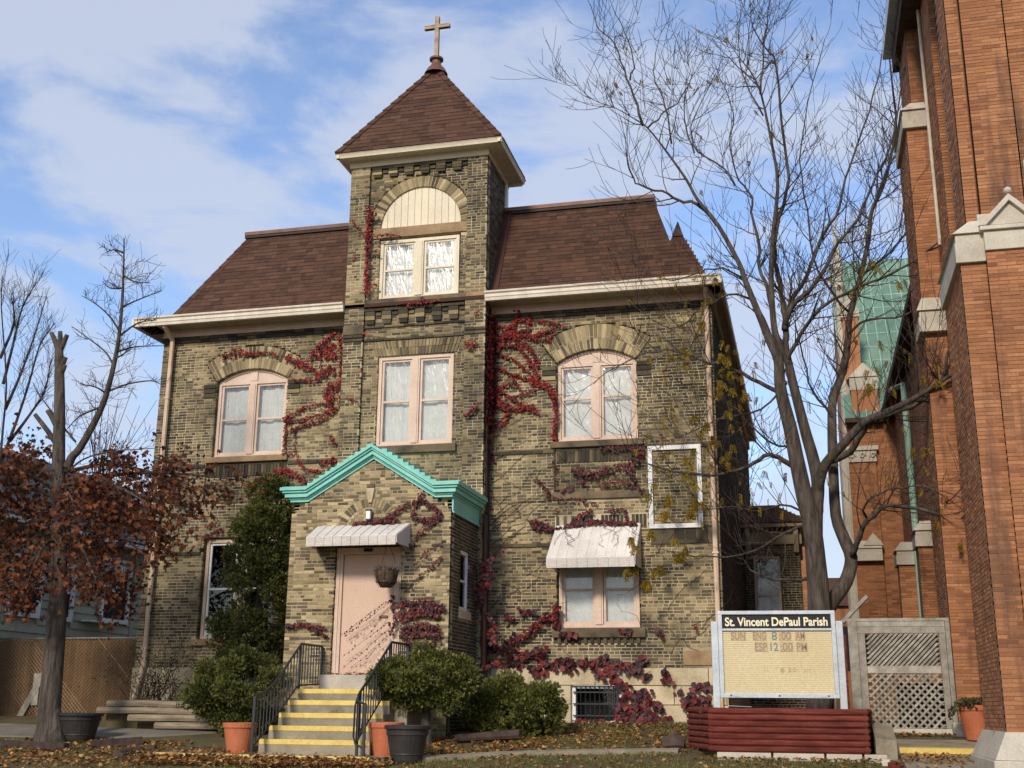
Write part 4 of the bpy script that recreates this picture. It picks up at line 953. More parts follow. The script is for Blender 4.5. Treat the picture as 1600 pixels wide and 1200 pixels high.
FC = sb('letter_face', SG, -w2+.067, w2-.067, -.062, -.051, Z0+.067, 2.153, m_signface, 0)
o = MB()
for i in range(32):
    z = Z0+.085+i*.028; o.box(-w2+.072, w2-.072, -.0665, -.0625, z, z+.006)
xf(o, SGM).build('letter_track', m_tan, FC)
for s in (-1, 1):
    sb('post', SG, s*(w2+.055)-.052, s*(w2+.055)+.052, -.06, .06, .35, 2.30, m_alum, .006)
    sb('screw', SG, s*(w2-.16)-.012, s*(w2-.16)+.012, -.10, -.096, Z0+.022, Z0+.044, m_black, 0)
    sb('latch', SG, s*(w2-.24)-.045, s*(w2-.24)+.045, -.103, -.096, Z0+.018, Z0+.034, m_alum, 0)
sb('screw', SG, -.012, .012, -.10, -.096, Z0+.022, Z0+.044, m_black, 0)
def text(s, x, z, size, m, parent, bold=.0, sx=1.0, y=-.0635, width=None, depth=.0012, name='lettering'):
    cu = bpy.data.curves.new('lettering', 'FONT'); cu.body = s; cu.size = size; cu.offset = bold; cu.extrude = depth; cu.align_x = 'LEFT'
    ob = bpy.data.objects.new('lettering_tmp', cu); COL.objects.link(ob); bpy.context.view_layer.update()
    dg = bpy.context.evaluated_depsgraph_get(); me = bpy.data.meshes.new_from_object(ob.evaluated_get(dg)); bpy.data.objects.remove(ob)
    xs_ = [v.co.x for v in me.vertices]; wd = max(xs_)-min(xs_); k = (width/wd) if width else sx
    M = SGM @ Matrix.Translation((x, y, z)) @ Matrix.Rotation(PI/2, 4, 'X') @ Matrix.Diagonal((k, 1, 1, 1)) @ Matrix.Translation((-min(xs_), 0, 0))
    me.transform(M); me.materials.clear(); me.materials.append(m)
    o = bpy.data.objects.new(name, me); link(o, parent); return o
text('St. Vincent DePaul Parish', -.765, 2.232, .178, m_letter, HD, bold=.0045, width=1.53)
def tiles(x0, x1, z, h=.135): sb('letter_tile', FC, x0, x1, -.0685, -.067, z-.012, z+h, m_tan, 0)
def lrow(parts, z):
    for s, x, wd, m in parts:
        if m is m_faded: tiles(x-.008, x+wd+.008, z)
        text(s, x, z, .165, m, FC, bold=.0015, width=wd, y=-.0695)
lrow([('SUN', -.68, .21, m_faded), ('ENG', -.35, .19, m_faded), ('8', -.075, .078, m_bluelet), (':00', .04, .17, m_faded), ('AM', .28, .135, m_faded)], 2.025)
lrow([('ESP', -.33, .18, m_faded), ('12', -.10, .115, m_bluelet), (':00', .05, .18, m_faded), ('PM', .29, .15, m_faded)], 1.86)
text('8 30', .03, 1.545, .09, m_tan, FC, width=.24, y=-.0678); text('11', -.2, 1.545, .09, m_tan, FC, width=.05, y=-.0678); text('AM', .37, 1.545, .09, m_tan, FC, width=.10, y=-.0678)
# planter
LP = thing('log_planter', 'planter box of stacked dark red logs under the notice board', 'planter', (7.0, -3.6, .35))
lr = .0475; A_, B_, C_, D_ = (5.93, -4.03), (8.13, -4.05), (8.24, -2.8), (5.52, -2.85)
def log(p, q, z, r, name='log', m=m_redlog, parent=LP, n=9):
    rr = random.Random(int(p[0]*100+z*1000)); pts = []
    for i in range(6):
        f = -.03/((Vector(q)-Vector(p)).length)+(1+.06/((Vector(q)-Vector(p)).length))*i/5
        pts.append((p[0]+(q[0]-p[0])*f, p[1]+(q[1]-p[1])*f+rr.uniform(-.004, .004), z+rr.uniform(-.004, .004)))
    return MB().tube(pts, [r*rr.uniform(.95, 1.06) for _ in pts], n).build(name, m, parent, smooth=False)
for k in range(7):
    z = .395+lr+k*.088
    log(A_, B_, z, lr); log(A_, D_, z+.01, lr*.97); log(B_, C_, z+.005, lr*.97); log(D_, C_, z, lr*.95)
MB().prism([(5.97, -3.98), (8.09, -4.0), (8.19, -2.85), (5.58, -2.9)], .3, .93, 'Z').build('soil', m_soil, LP)
for i, (x, wd) in enumerate(((6.02, .78), (6.82, .72), (7.56, .50), (8.08, .32))):
    tag(MB().box(x, x+wd-.012, -4.16, -3.95, .22, .395).build('paver_block', m_stonegrey, None, bevel=.008), 'pale concrete paver under the red log planter', 'paver', 'pavers under the log planter')
# bucket behind the sign
BKT = thing('bucket', 'white plastic bucket standing behind the notice board', 'bucket', (7.28, -2.0, .53)); MB().lathe([(0, .53), (.13, .53), (.16, .9), (.165, .9), (.165, .93), (.15, .93), (.12, .56), (0, .56)], (7.28, -2.0, 0), 18).build('body', m_white, BKT)
MB().tube([(7.28+.165*math.cos(t*PI/8), -2.0-.1*math.sin(t*PI/8)-.02, .90-.16*math.sin(t*PI/8)) for t in range(9)], .004, 4).build('handle', m_iron, BKT)
# ------------------------------------------------------------------ lattice screen beside the church
LX0, LX1, LY, LZ0, LZ1 = 8.06, 9.72, -1.0, .70, 2.46
LT = thing('lattice_screen', 'weathered grey wooden screen with slanting slats above criss-cross lattice', 'screen', (8.9, LY, LZ0))
for n_, a in (('post', (LX0, LX0+.15, LZ0-.15, LZ1)), ('post', (LX1-.09, LX1, LZ0-.15, LZ1)), ('stile', (LX0+.155, LX0+.27, LZ0+.02, LZ1-.203)), ('stile', (LX1-.2, LX1-.095, LZ0+.02, LZ1-.203)), ('top_rail', (LX0+.155, LX1-.095, LZ1-.2, LZ1-.093)), ('middle_rail', (LX0+.275, LX1-.205, 1.60, 1.72)), ('top_board', (LX0-.02, LX1+.03, LZ1+.001, LZ1+.05)), ('top_board', (LX0+.155, LX1-.095, LZ1-.09, LZ1-.005)), ('base_beam', (LX0-.1, LX1+.05, LZ0-.13, LZ0+.015))):
    dd = .05 if n_ in ('post', 'base_beam') else .03
    MB().box(a[0], a[1], LY-dd, LY+dd, a[2], a[3]).build(n_, m_greywood if n_ != 'base_beam' else m_stonegrey, LT, bevel=.004)
def slats(x0, x1, z0, z1, pitch, wd, y0, y1, sgn, name):
    hgt = z1-z0; n = int((x1-x0+hgt)/pitch)+1
    for i in range(n):
        c = x0-hgt+i*pitch+.02      # crosses z0 at c (sgn>0: goes right-up)
        pts = []
        def X(z, off): return c+(z-z0)+off if sgn > 0 else (x0+x1)-(c+(z-z0)+off)
        # clip the slat band to the rectangle
        za, zb = z0, z1
        lo_z = max(z0, z0+(x0-c)); hi_z = min(z1, z0+(x1-c-wd))
        if hi_z-lo_z < .03: continue
        p = [(X(lo_z, 0), lo_z), (X(lo_z, wd), lo_z), (X(hi_z, wd), hi_z), (X(hi_z, 0), hi_z)]
        MB().prism(p, y0, y1).build(name, m_greywood, LT)
slats(LX0+.27, LX1-.2, 1.72, LZ1-.2, .080, .052, LY-.018, LY-.004, 1, 'slat')
slats(LX0+.26, LX1-.19, LZ0+.02, 1.60, .122, .050, LY-.018, LY-.004, 1, 'lattice_strip')
slats(LX0+.26, LX1-.19, LZ0+.02, 1.60, .122, .050, LY-.002, LY+.012, -1, 'lattice_strip')
MB().box(LX0+.27, LX1-.2, LY+.2, LY+.22, 1.74, LZ1-.22).build('dark_backing', m_darktimber, LT)
MB().box(LX0+.75, LX1-.1, LY+.35, LY+.37, .6, 1.45).build('dark_backing', m_dark, LT)  # added dark panel stands in for the darkness behind the lower lattice
# chain-link gate and red post next to it
CG = thing('chain_link_gate', 'narrow chain-link gate with a red post beside the lattice screen', 'gate', (7.92, -.8, .68))
o = MB()
for i in range(16):
    for s in (-1, 1):
        z = .72+i*.1; o.tube([(7.80, -.8, z+(.08 if s > 0 else .0)), (7.95, -.8, z+(0.0 if s > 0 else .08))], .006, 3)
o.build('wire_mesh', m_wire, CG); MB().tube([(7.79, -.8, .6), (7.79, -.8, 2.3)], .025, 8).build('gate_post', m_wire, CG); MB().box(7.96, 8.02, -.85, -.78, .6, 2.25).build('red_post', m_redlog, CG)
# church step, kerb of bricks
CS = thing('church_step', 'concrete landing with yellow painted edge between the planter and the church', 'step', (9.3, -2.4, .4))
MB().hexa([(8.32, -3.45, .1), (9.95, -3.45, .1), (10.0, -1.0, .1), (8.2, -1.0, .1), (8.32, -3.45, .47), (9.95, -3.45, .47), (10.0, -1.0, .60), (8.2, -1.0, .60)]).build('landing', m_conc, CS, bevel=.01)
MB().hexa([(8.60, -3.465, .40), (9.85, -3.465, .40), (9.85, -3.3, .40), (8.60, -3.3, .40), (8.60, -3.465, .478), (9.85, -3.465, .478), (9.85, -3.3, .487), (8.60, -3.3, .487)]).build('nosing', m_yellow, CS)
MB().hexa([(8.25, -3.9, .1), (8.55, -3.9, .1), (8.55, -3.0, .1), (8.25, -3.0, .1), (8.25, -3.9, .62), (8.55, -3.9, .58), (8.55, -3.0, .80), (8.25, -3.0, .82)]).build('cheek_block', m_conc, CS, bevel=.015)
MB().hexa([(8.6, -7.5, -.3), (9.9, -7.5, -.3), (9.9, -3.47, .1), (8.6, -3.47, .1), (8.6, -7.5, -.03), (9.9, -7.5, -.03), (9.9, -3.47, .385), (8.6, -3.47, .385)]).build('church_walk', m_conc, None, kind='structure')
for i in range(9):
    x = 8.38+i*.05; y = -4.3-i*.27; z = GZ(x, y)
    M = Matrix.Translation((x, y, z+.01)) @ Matrix.Rotation(-.18+RND.uniform(-.1, .1), 4, 'Z') @ Matrix.Rotation(RND.uniform(-.12, .12), 4, 'Y')
    tag(MB().box(-.055, .055, -.12, .12, -.06, .05, M).build('kerb_brick', m_redlog if i % 3 else m_stonegrey, None, bevel=.006), 'old reddish kerb brick edging the lawn beside the church walk', 'brick', 'kerb bricks along the church walk')
# ------------------------------------------------------------------ timbers, edging and fence at left
def loose(name, label, cat, pts, r, m, group=None, n=8):
    return tag(MB().tube(pts, r, n).build(name, m, None), label, cat, group)
yb = -2.2
for k, (x0, x1, y, z) in enumerate(((-5.45, -4.0, -1.86, 1.0), (-3.98, -2.3, -1.86, .99), (-5.6, -3.55, -1.93, .875), (-3.5, -2.2, -1.93, .86), (-4.9, -2.75, -2.0, .745), (-2.72, -1.9, -2.0, .735), (-4.3, -1.85, -2.07, .615))):
    loose('landscape_timber', ['short weathered timber on top of the raised bed beside the downspout', 'long weathered timber topping the raised bed by the shrub', 'second-row weathered timber at the open end of the raised bed', 'second-row weathered timber running under the rounded shrub', 'third-row weathered timber of the raised bed wall', 'short third-row timber of the raised bed against the shrub', 'bottom timber of the raised bed next to the terracotta pot'][k], 'timber', [(x0, y, z), ((x0+x1)/2, y-.01, z+.004), (x1, y, z-.012)], .065, m_timber)
mb = MB(); mb.prism([(-5.55, -1.72), (-1.8, -1.87), (-1.75, .0), (-6.3, .0), (-6.3, -.8)], .3, .93, 'Z'); mb.build('planting_bed', m_soil, None, kind='structure')
loose('edging_timber', 'dark broken landscape timber lying in front of the maple trunk', 'timber', [(-7.6, -4.0, .37), (-5.9, -4.3, .345), (-4.4, -4.6, .32)], .075, m_darktimber, n=4)
loose('edging_timber', 'short dark timber end beside the brown ribbed pot', 'timber', [(-4.15, -4.3, .34), (-3.55, -3.75, .40)], .09, m_darktimber, n=4)
loose('fallen_log', 'weathered log with reddish end lying beside the spreading yew', 'log', [(1.70, -3.0, .50), (2.2, -2.85, .535), (2.72, -2.75, .57)], [.06, .075, .085], m_darktimber, n=10)
loose('edge_stone', 'rough dark stone beside the red log planter', 'stone', [(5.1, -3.2, .47), (5.3, -3.15, .50), (5.45, -3.15, .47)], [.09, .14, .08], m_darktimber, n=7)
for k in range(6):
    t = k/5; x = -3.05-.25*math.sin(t*3); y = -4.25-.85*t
    M = Matrix.Translation((x, y, GZ(x, y)+.02)) @ Matrix.Rotation(.3+t, 4, 'Z')
    tag(MB().box(-.06, .06, -.1, .1, -.08, .045, M).build('kerb_stone', m_darktimber, None, bevel=.015), 'worn brown kerb stone along the curved edge of the concrete path', 'stone', 'kerb stones of the path')
# fence with rusty privacy slats and wire
FN = thing('slatted_fence', 'rust brown slat fence behind chain-link wire beside the house corner', 'fence', (-8, .2, .7))
x = -10.6; i = 0
while x < -6.2:
    MB().box(x, x+.088, .21, .218, .74, 2.28+RND.uniform(-.01, .01)).build('slat', m_slat, FN); x += .092
for x in (-10.4, -8.3, -6.25): MB().tube([(x, .25, .5), (x, .25, 2.38)], .03, 8).build('post', m_wire, FN)
for z in (2.33, .85): MB().tube([(-10.6, .235, z), (-6.22, .235, z)], .018, 6).build('rail', m_wire, FN)
o = MB(); p = .085; z0, z1 = .78, 2.31
x = -10.6-(z1-z0)
while x < -6.22:
    for s in (1, -1):
        xa, xb = x, x+(z1-z0)
        za, zb = (z0, z1)
        a0 = max(xa, -10.6); b0 = min(xb, -6.22)
        if b0 > a0:
            fa_ = (a0-xa)/(xb-xa); fb_ = (b0-xa)/(xb-xa)
            if s > 0: o.tube([(a0, .19, z0+(z1-z0)*fa_), (b0, .19, z0+(z1-z0)*fb_)], .0055, 3, False)
            else: o.tube([(a0, .185, z1-(z1-z0)*fa_), (b0, .185, z1-(z1-z0)*fb_)], .0055, 3, False)
    x += p
o.build('wire_mesh', m_wire, FN)
M = Matrix.Translation((-8.45, .16, 1.35)) @ Matrix.Rotation(math.radians(28), 4, 'Y')
MB().box(-.07, .07, -.012, .012, -.75, .75, M).build('light_board', m_greywood, FN)
MB().box(-8.55, -8.40, .155, .178, .95, 1.6).build('light_board', m_greywood, FN)
# ------------------------------------------------------------------ neighbouring grey house
NB = thing('neighbour_house', 'grey clapboard house with dark shingle roof beyond the rust brown fence', 'house', (-11, 3, .7))
NX, NYA, NYB, NZ0, NZ1 = -9.6, -4.2, 9.0, .6, 4.95
nwin = [(4.05, 5.10, 3.05, 4.45), (.45, 1.45, 2.95, 4.1), (2.0, 2.7, 2.95, 4.1), (-3, -2, 3, 4.3), (6.6, 7.3, 3.0, 4.45)]
MB().box(-16.5, NX-.05, NYA, NYB, .3, NZ1).build('wall', m_siding, NB)
z = NZ0
while z < NZ1-.02:
    h = .19
    iv = subtract([(NYA, NYB)], [(a-.1, b+.1) for a, b, c, d in nwin if c-.12 < z+h and d+.12 > z])
    for a, b in iv:
        MB().hexa([(NX-.05, a, z), (NX, a, z), (NX, b, z), (NX-.05, b, z), (NX-.05, a, z+h), (NX-.025, a, z+h), (NX-.025, b, z+h), (NX-.05, b, z+h)]).build('clapboard', m_siding, NB)
    z += h+.002
for a, b, c, d in nwin:
    o = MB(); o.box(NX-.045, NX+.03, a-.1, a, c-.1, d+.1); o.box(NX-.045, NX+.03, b, b+.1, c-.1, d+.1); o.box(NX-.045, NX+.03, a, b, d, d+.1); o.box(NX-.045, NX+.05, a, b, c-.1, c); o.box(NX-.04, NX+.005, a, b, (c+d)/2-.03, (c+d)/2+.03)
    wn = o.build('window', m_white, NB); MB().box(NX-.035, NX-.03, a, b, c, (c+d)/2-.03).build('pane', m_dark, wn); MB().box(NX-.035, NX-.03, a, b, (c+d)/2+.03, d).build('pane', m_film, wn); MB().box(NX-.048, NX-.042, a, b, c, d).build('blind', m_curtain if c == 3.05 else m_dark, wn)
MB().box(NX, NX+.28, 3.2, 4.35, 2.90, 2.94).build('sill_shelf', m_white, NB); MB().box(NX-.03, NX+.012, 5.35, 5.5, .6, 4.9).build('corner_board', m_siding, NB)
RXr, RZr = -13.0, 7.48
o = MB()
o.hexa([(NX+.35, NYA-.3, 4.86), (NX+.35, NYB+.3, 4.86), (RXr, NYB+.3, RZr-.1), (RXr, NYA-.3, RZr-.1), (NX+.35, NYA-.3, 4.98), (NX+.35, NYB+.3, 4.98), (RXr, NYB+.3, RZr), (RXr, NYA-.3, RZr)])
o.hexa([(RXr, NYA-.3, RZr-.1), (RXr, NYB+.3, RZr-.1), (-16.9, NYB+.3, 4.86), (-16.9, NYA-.3, 4.86), (RXr, NYA-.3, RZr), (RXr, NYB+.3, RZr), (-16.9, NYB+.3, 4.98), (-16.9, NYA-.3, 4.98)])
NR = o.build('roof', m_greyroof, NB)
for yy_ in (NYA, NYB): MB().prism([(NX-.06, NZ1-.01), (-16.45, NZ1-.01), (RXr, RZr-.15)], yy_-.02, yy_+.03).build('gable', m_siding, NB)
MB().box(NX+.3, NX+.42, NYA-.3, NYB+.3, 4.82, 4.93).build('gutter', m_white, NB)
sd = Vector((RXr-(NX+.35), 0, RZr-4.98)); SLn = sd.length; sd.normalize()
shingles(NR, Vector((NX+.35, NYA-.3, 4.99)), Vector((0, 1, 0)), sd, Vector((0, 1, 0)).cross(sd).normalized(), lambda s: (0, NYB-NYA+.6), SLn, 26, ln=.3, m=m_greyroof, t=.01)
# ------------------------------------------------------------------ church
CH = thing('brick_church', 'tall orange brick church with stone capped buttresses and green copper roof', 'church', (12, -2, .2))
AY, AXl = -6.0, 9.73
cb = MB(); ck = MB(); csd = MB()
KW = dict(course=.054, blen=.25, joint=.009, header_every=0)
cnt = [0]
def cpick(a, b, z):
    if cnt[0] < 300 and b-a > .2 and a < 10.6 and z < 6.9: cnt[0] += 1; return True
    return False
# front buttress (lower stage), with a shallow pilaster step
brickwork(cb, FRONT(AY), AXl, 10.06, .75, 7.0, [], back=ck, single=cpick, **KW)
brickwork(cb, FRONT(AY-.09), 10.06, 13.2, .75, 7.12, [], back=ck, single=cpick, **KW)
brickwork(csd, LEFT(AXl), AY+.105, -4.0, .75, 7.0, [], back=ck, **KW)
brickwork(csd, (Vector((AXl, -4.0, 0)), Vector((1, 0, 0)), Vector((0, 1, 0))), .1, .6, .75, 7.0, [], back=ck, **KW)
# tower stage above the caps
brickwork(cb, FRONT(-5.6), 9.92, 10.09, 7.3, 16.5, [], back=ck, **KW)
brickwork(cb, FRONT(-5.66), 10.12, 10.70, 7.6, 16.5, [], back=ck, **KW)
brickwork(cb, FRONT(-5.6), 10.73, 13.2, 7.3, 16.5, [], back=ck, **KW)
brickwork(csd, LEFT(9.92), -5.49, -4.75, 7.0, 16.5, [], back=ck, **KW)
# recessed left face of the tower with the tall louvred opening
brickwork(csd, LEFT(10.07), -4.75, -1.15, .3, 16.5, [rect(-4.4, -2.75, 7.6, 13.4)], back=ck, **KW)
# rear buttress
brickwork(cb, FRONT(-1.2), 9.70, 10.25, .3, 11.5, [], back=ck, single=None, **KW)
brickwork(cb, FRONT(-1.1), 9.84, 10.25, 11.9, 16.5, [], back=ck, **KW)
brickwork(csd, LEFT(9.70), -1.09, .5, .3, 11.5, [], back=ck, **KW); brickwork(csd, LEFT(9.84), -.99, .5, 11.5, 16.5, [], back=ck, **KW)
ck.box(10.30, 13.0, -5.5, .5, 0, 16.5)
CW = ck.build('church_wall', m_omortar, CH)
cb.build('church_brickwork', m_obrick, CW, kind='stuff'); csd.build('church_side_brickwork', m_obrick, CW, kind='stuff')
flush_single(CW, m_obrick)
# louvre
lv = MB()
for i in range(31): 
    z = 7.65+i*.185
    lv.hexa([(10.14, -4.4, z), (10.24, -4.4, z+.12), (10.24, -3.0, z+.12), (10.14, -3.0, z), (10.14, -4.4, z+.02), (10.24, -4.4, z+.14), (10.24, -3.0, z+.14), (10.14, -3.0, z+.02)])
LV = lv.build('louvre', m_alum, CH)
MB().box(10.22, 10.29, -4.5, -2.7, 7.5, 13.5).build('opening_backing', m_dark, CH)
MB().tube([(10.03, -1.75, 8.9), (10.03, -1.75, 13.6)], .03, 8).build('opening_shaft', m_stonegrey, CH)
# caps
def capblock(name, x0, x1, y0, y1, z0, z1, slope=.25, m=m_stonegrey, ov=.06):
    """stone weathering: moulded block with sloped top"""
    o = MB(); o.box(x0-ov*.5, x1, y0-ov*.5, y1, z0, z0+(z1-z0)*.42); o.box(x0-ov*.2, x1, y0-ov*.2, y1, z0+(z1-z0)*.42+.001, z0+(z1-z0)*.60); 
    a = z0+(z1-z0)*.60+.001
    o.hexa([(x0-ov, y0-ov, a), (x1, y0-ov, a), (x1, y1, a), (x0-ov, y1, a), (x0+slope, y0+slope, z1), (x1, y0+slope, z1), (x1, y1, z1), (x0+slope, y1, z1)])
    return o.build(name, m, CH, bevel=.01)
capblock('buttress_cap', AXl-.03, 10.06, AY-.03, -4.0, 6.95, 7.65, .22)
o = MB(); x0, x1 = 10.03, 10.79; c = (x0+x1)/2; y0 = AY-.13
o.box(x0+.02, 13.2, y0, -5.55, 7.08, 7.36); o.box(x0-.03, 13.2, y0-.05, -5.55, 7.361, 7.42); 
o.build('buttress_cap', m_stonegrey, CH, bevel=.01)
g = MB(); g.prism([(x0-.02, 7.45), (c, 7.80), (x1+.02, 7.45)], y0+.02, -5.58); g.build('gablet', m_stonegrey, CH)
g = MB(); g.prism([(x0-.05, 7.425), (x0+.05, 7.425), (c, 7.77), (x1-.05, 7.425), (x1+.05, 7.425), (c, 7.87)], y0-.05, y0+.019); g.build('gablet_moulding', m_stonegrey, CH, bevel=.008)
bm = bmesh.new(); bmesh.ops.create_uvsphere(bm, u_segments=12, v_segments=8, radius=.055, matrix=Matrix.Translation((c, y0-.015, 7.92))); me = bpy.data.meshes.new('finial'); bm.to_mesh(me); bm.free(); me.materials.append(m_stonegrey)
link(bpy.data.objects.new('finial', me), CH)
MB().box(10.05, 10.72, -5.72, -5.6, 7.38, 7.78).build('stone_course', m_stonegrey, CH)
MB().box(10.74, 13.2, -5.72, -5.6, 8.3, 8.55).build('stone_course', m_stonegrey, CH); MB().box(10.74, 13.2, -5.70, -5.6, 7.6, 7.7).build('stone_course', m_stonegrey, CH)
capblock('buttress_cap', 9.66, 10.2, -1.25, .5, 11.45, 12.05, .16)
capblock('buttress_cap', 9.64, 10.1, -1.32, -.6, 7.45, 8.1, .05)
# tower cornice high up
MB().box(9.55, 13.2, -5.95, .55, 13.95, 14.2).build('tower_cornice', m_alum, CH); MB().box(9.72, 13.2, -5.75, .5, 13.6, 13.949).build('cornice_bed', m_darktimber, CH)
# plinth
o = MB(); o.hexa([(9.52, AY-.22, -.2), (13.2, AY-.22, -.2), (13.2, -3.9, -.2), (9.52, -3.9, -.2), (9.52, AY-.22, .42), (13.2, AY-.22, .42), (13.2, -3.9, .42), (9.52, -3.9, .42)]); o.build('plinth', m_stonegrey, CH, bevel=.015)
o = MB(); o.hexa([(9.54, AY-.2, .425), (13.2, AY-.2, .425), (13.2, -3.9, .425), (9.54, -3.9, .425), (9.70, AY-.1, .755), (13.2, AY-.1, .755), (13.2, -3.95, .755), (9.70, -3.95, .755)]); o.build('plinth_slope', m_stonegrey, CH)
MB().box(9.6, 10.3, -1.28, .5, .2, .82).build('plinth', m_stonegrey, CH, bevel=.015)
MB().box(9.98, 10.25, -3.99, -1.3, .1, .95).build('plinth', m_stonegrey, CH, bevel=.015)
# nave wall and transept
nb_ = MB(); nk = MB()
brickwork(nb_, LEFT(10.1), .5, 11.9, .3, 9.1, [], back=nk, **KW)
TPY = 12.0
brickwork(nb_, FRONT(TPY), 8.80, 10.2, .3, 8.95, [], back=nk, **KW)
brickwork(nb_, LEFT(8.80), TPY+.11, 20, .3, 8.95, [], back=nk, **KW)
NW = nk.build('nave_wall', m_omortar, CH); nb_.build('nave_brickwork', m_obrick, NW, kind='stuff')
# pilaster with carved capital on the transept
pb_ = MB(); brickwork(pb_, FRONT(TPY-.12), 8.78, 9.52, .3, 7.78, [], **KW); pb_.box(8.80, 9.50, TPY-.11, TPY, .3, 7.78); pb_.build('pilaster', m_obrick, NW, kind='stuff')
o = MB(); o.box(8.72, 9.60, TPY-.22, TPY+.02, 8.12, 8.24); o.box(8.78, 9.54, TPY-.17, TPY+.02, 7.79, 8.119)
for i in range(3):
    for s in range(10):
        pass
for cx in (8.88, 9.16, 9.44):
    o.tube([(cx+.09*math.cos(t*.7)*(1-t/12), TPY-.19, 7.96+.09*math.sin(t*.7)*(1-t/12)) for t in range(11)], .028, 5)
o.build('capital', m_stonegrey, NW)
capblock('pilaster_cap', 8.62, 9.50, TPY-.3, TPY, 4.98, 5.55, .12); MB().prism([(9.0, 5.4), (9.55, 5.4), (9.28, 5.75)], TPY-.34, TPY-.1).build('gablet', m_stonegrey, NW)
MB().prism([(8.93, 10.3), (9.77, 10.3), (9.35, 10.72)], TPY-.14, TPY+.25).build('gablet', m_stonegrey, NW); MB().box(8.95, 9.75, TPY-.1, TPY+.25, 9.92, 10.298).build('gablet_base', m_stonegrey, NW); MB().box(8.98, 9.72, TPY-.08, TPY+.22, 9.0, 9.92).build('gablet_pier', m_obrick, NW)
MB().box(8.88, 9.32, TPY+.1, TPY+.5, 10.3, 12.2).build('pinnacle_shaft', m_obrick, NW); MB().box(8.84, 9.36, TPY+.06, TPY+.54, 12.2, 12.42).build('pinnacle_cap', m_stonegrey, NW); MB().prism([(8.86, 12.42), (9.34, 12.42), (9.1, 13.0)], TPY+.1, TPY+.5).build('pinnacle_cap', m_stonegrey, NW)
MB().tube([(8.72, TPY+.2, .3), (8.72, TPY+.2, 8.0)], .2, 8).build('corner_shaft', m_stonegrey, NW); MB().tube([(8.84, TPY+.5, 8.0), (8.86, TPY+.5, 14.2), (8.86, TPY+.5, 14.6), (8.86, TPY+.5, 15.6)], [.16, .13, .08, .02], 8).build('corner_pinnacle', m_stonegrey, NW)
for z in (13.3, 13.9): MB().lathe([(.13, -.12), (.2, -.03), (.2, .03), (.13, .12)], (8.86, TPY+.5, z), 8).build('pinnacle_ring', m_stonegrey, NW)
# copper roofs
def seamroof(name, P, U, S, n, parent):
    Nn = U.cross(S).normalized(); o = MB(); o.quad(P, P+U, P+U+S, P+S); R = None
    t = -Nn*.08; o.hexa([P+t, P+U+t, P+U+S+t, P+S+t, P, P+U, P+U+S, P+S]); R = o.build(name, m_copperroof, parent)
    o = MB(); ul = U.length; u = U.normalized()
    for i in range(n+1):
        a = P+U*(i/n); o.hexa([a-u*.018, a+u*.018, a+u*.018+S, a-u*.018+S, a-u*.01+Nn*.05, a+u*.01+Nn*.05, a+u*.01+S+Nn*.05, a-u*.01+S+Nn*.05])
    sl_ = S.length; nr = int(sl_/.6)
    for j in range(1, nr):
        a = P+S*(j/nr); o.hexa([a, a+U, a+U+S.normalized()*.03, a+S.normalized()*.03, a+Nn*.012, a+U+Nn*.012, a+U+S.normalized()*.03+Nn*.012, a+S.normalized()*.03+Nn*.012])
    o.build('standing_seams', m_copperroof, R); return R
seamroof('transept_roof', Vector((8.75, TPY-.25, 9.0)), Vector((6, 0, 0)), Vector((0, 4.3, 6.4)), 20, CH)
MB().box(8.75, 14, TPY-.3, TPY+.0, 8.92, 9.05).build('eaves_moulding', m_darktimber, NW)
MB().prism([(TPY-.1, 8.9), (TPY+4.1, 15.3), (TPY+8.3, 8.9)], 8.80, 9.0, 'X').build('gable', m_obrick, NW)
seamroof('nave_roof', Vector((9.9, 11.9, 9.25)), Vector((0, -11.4, 0)), Vector((4, 0, 6.0)), 24, CH)
MB().box(9.75, 10.12, .5, 11.9, 9.05, 9.22).build('eaves_moulding', m_darktimber, NW)
MB().tube([(9.82, 9.0, 9.1), (9.95, 6.5, 8.6), (9.95, 6.5, .5)], .075, 8).build('downpipe', m_copperroof, CH)
for y, x in ((3.6, 9.72), (6.9, 9.55)):
    bb = MB(); brickwork(bb, FRONT(y), x, 10.1, .3, 4.3, [], **KW); bb.box(x+.01, 10.1, y+.01, y+.7, .3, 4.3); bb.build('nave_buttress', m_obrick, NW, kind='stuff')
    capblock('buttress_cap', x-.02, 10.1, y-.04, y+.7, 4.3, 4.85, .1)
# far buildings glimpsed between house and church
FB = thing('far_brick_building', 'plain orange brick building glimpsed between the house and the church', 'building', (8, 26, .7))
fbm = MB(); fk = MB(); brickwork(fbm, FRONT(25), 6.2, 7.55, .7, 7.4, [], course=.07, blen=.22, back=fk); fk.box(6.2, 7.55, 25.2, 31, .7, 7.4); fw_ = fk.build('wall', m_omortar, FB); fbm.build('brickwork', m_obrick, fw_, kind='stuff')
MB().box(6.1, 7.62, 24.9, 31.1, 7.4, 7.6).build('parapet', m_redbrown, FB); MB().tube([(7.68, 24.9, .7), (7.68, 24.9, 7.4)], .06, 8).build('downpipe', m_alum, FB)
FB2 = thing('far_low_building', 'low building with maroon flat roof seen far behind the tree', 'building', (9, 28, .7))
MB().box(7.8, 12.5, 27, 33, .7, 5.0).build('wall', m_obrick, FB2); MB().box(7.7, 12.6, 26.8, 33.2, 5.0, 6.1).build('roof_fascia', m_redbrown, FB2)
for i in range(3): MB().box(8.3+i*1.3, 9.1+i*1.3, 26.96, 26.99, 2.5, 4.2).build('window', m_dark, FB2)
# broken grey board leaning behind the lattice
tag(MB().tube([(8.0, -.3, 2.5), (8.45, -.25, 2.95)], .045, 4).build('leaning_board', m_greywood, None), 'loose grey board leaning out behind the lattice screen', 'board')
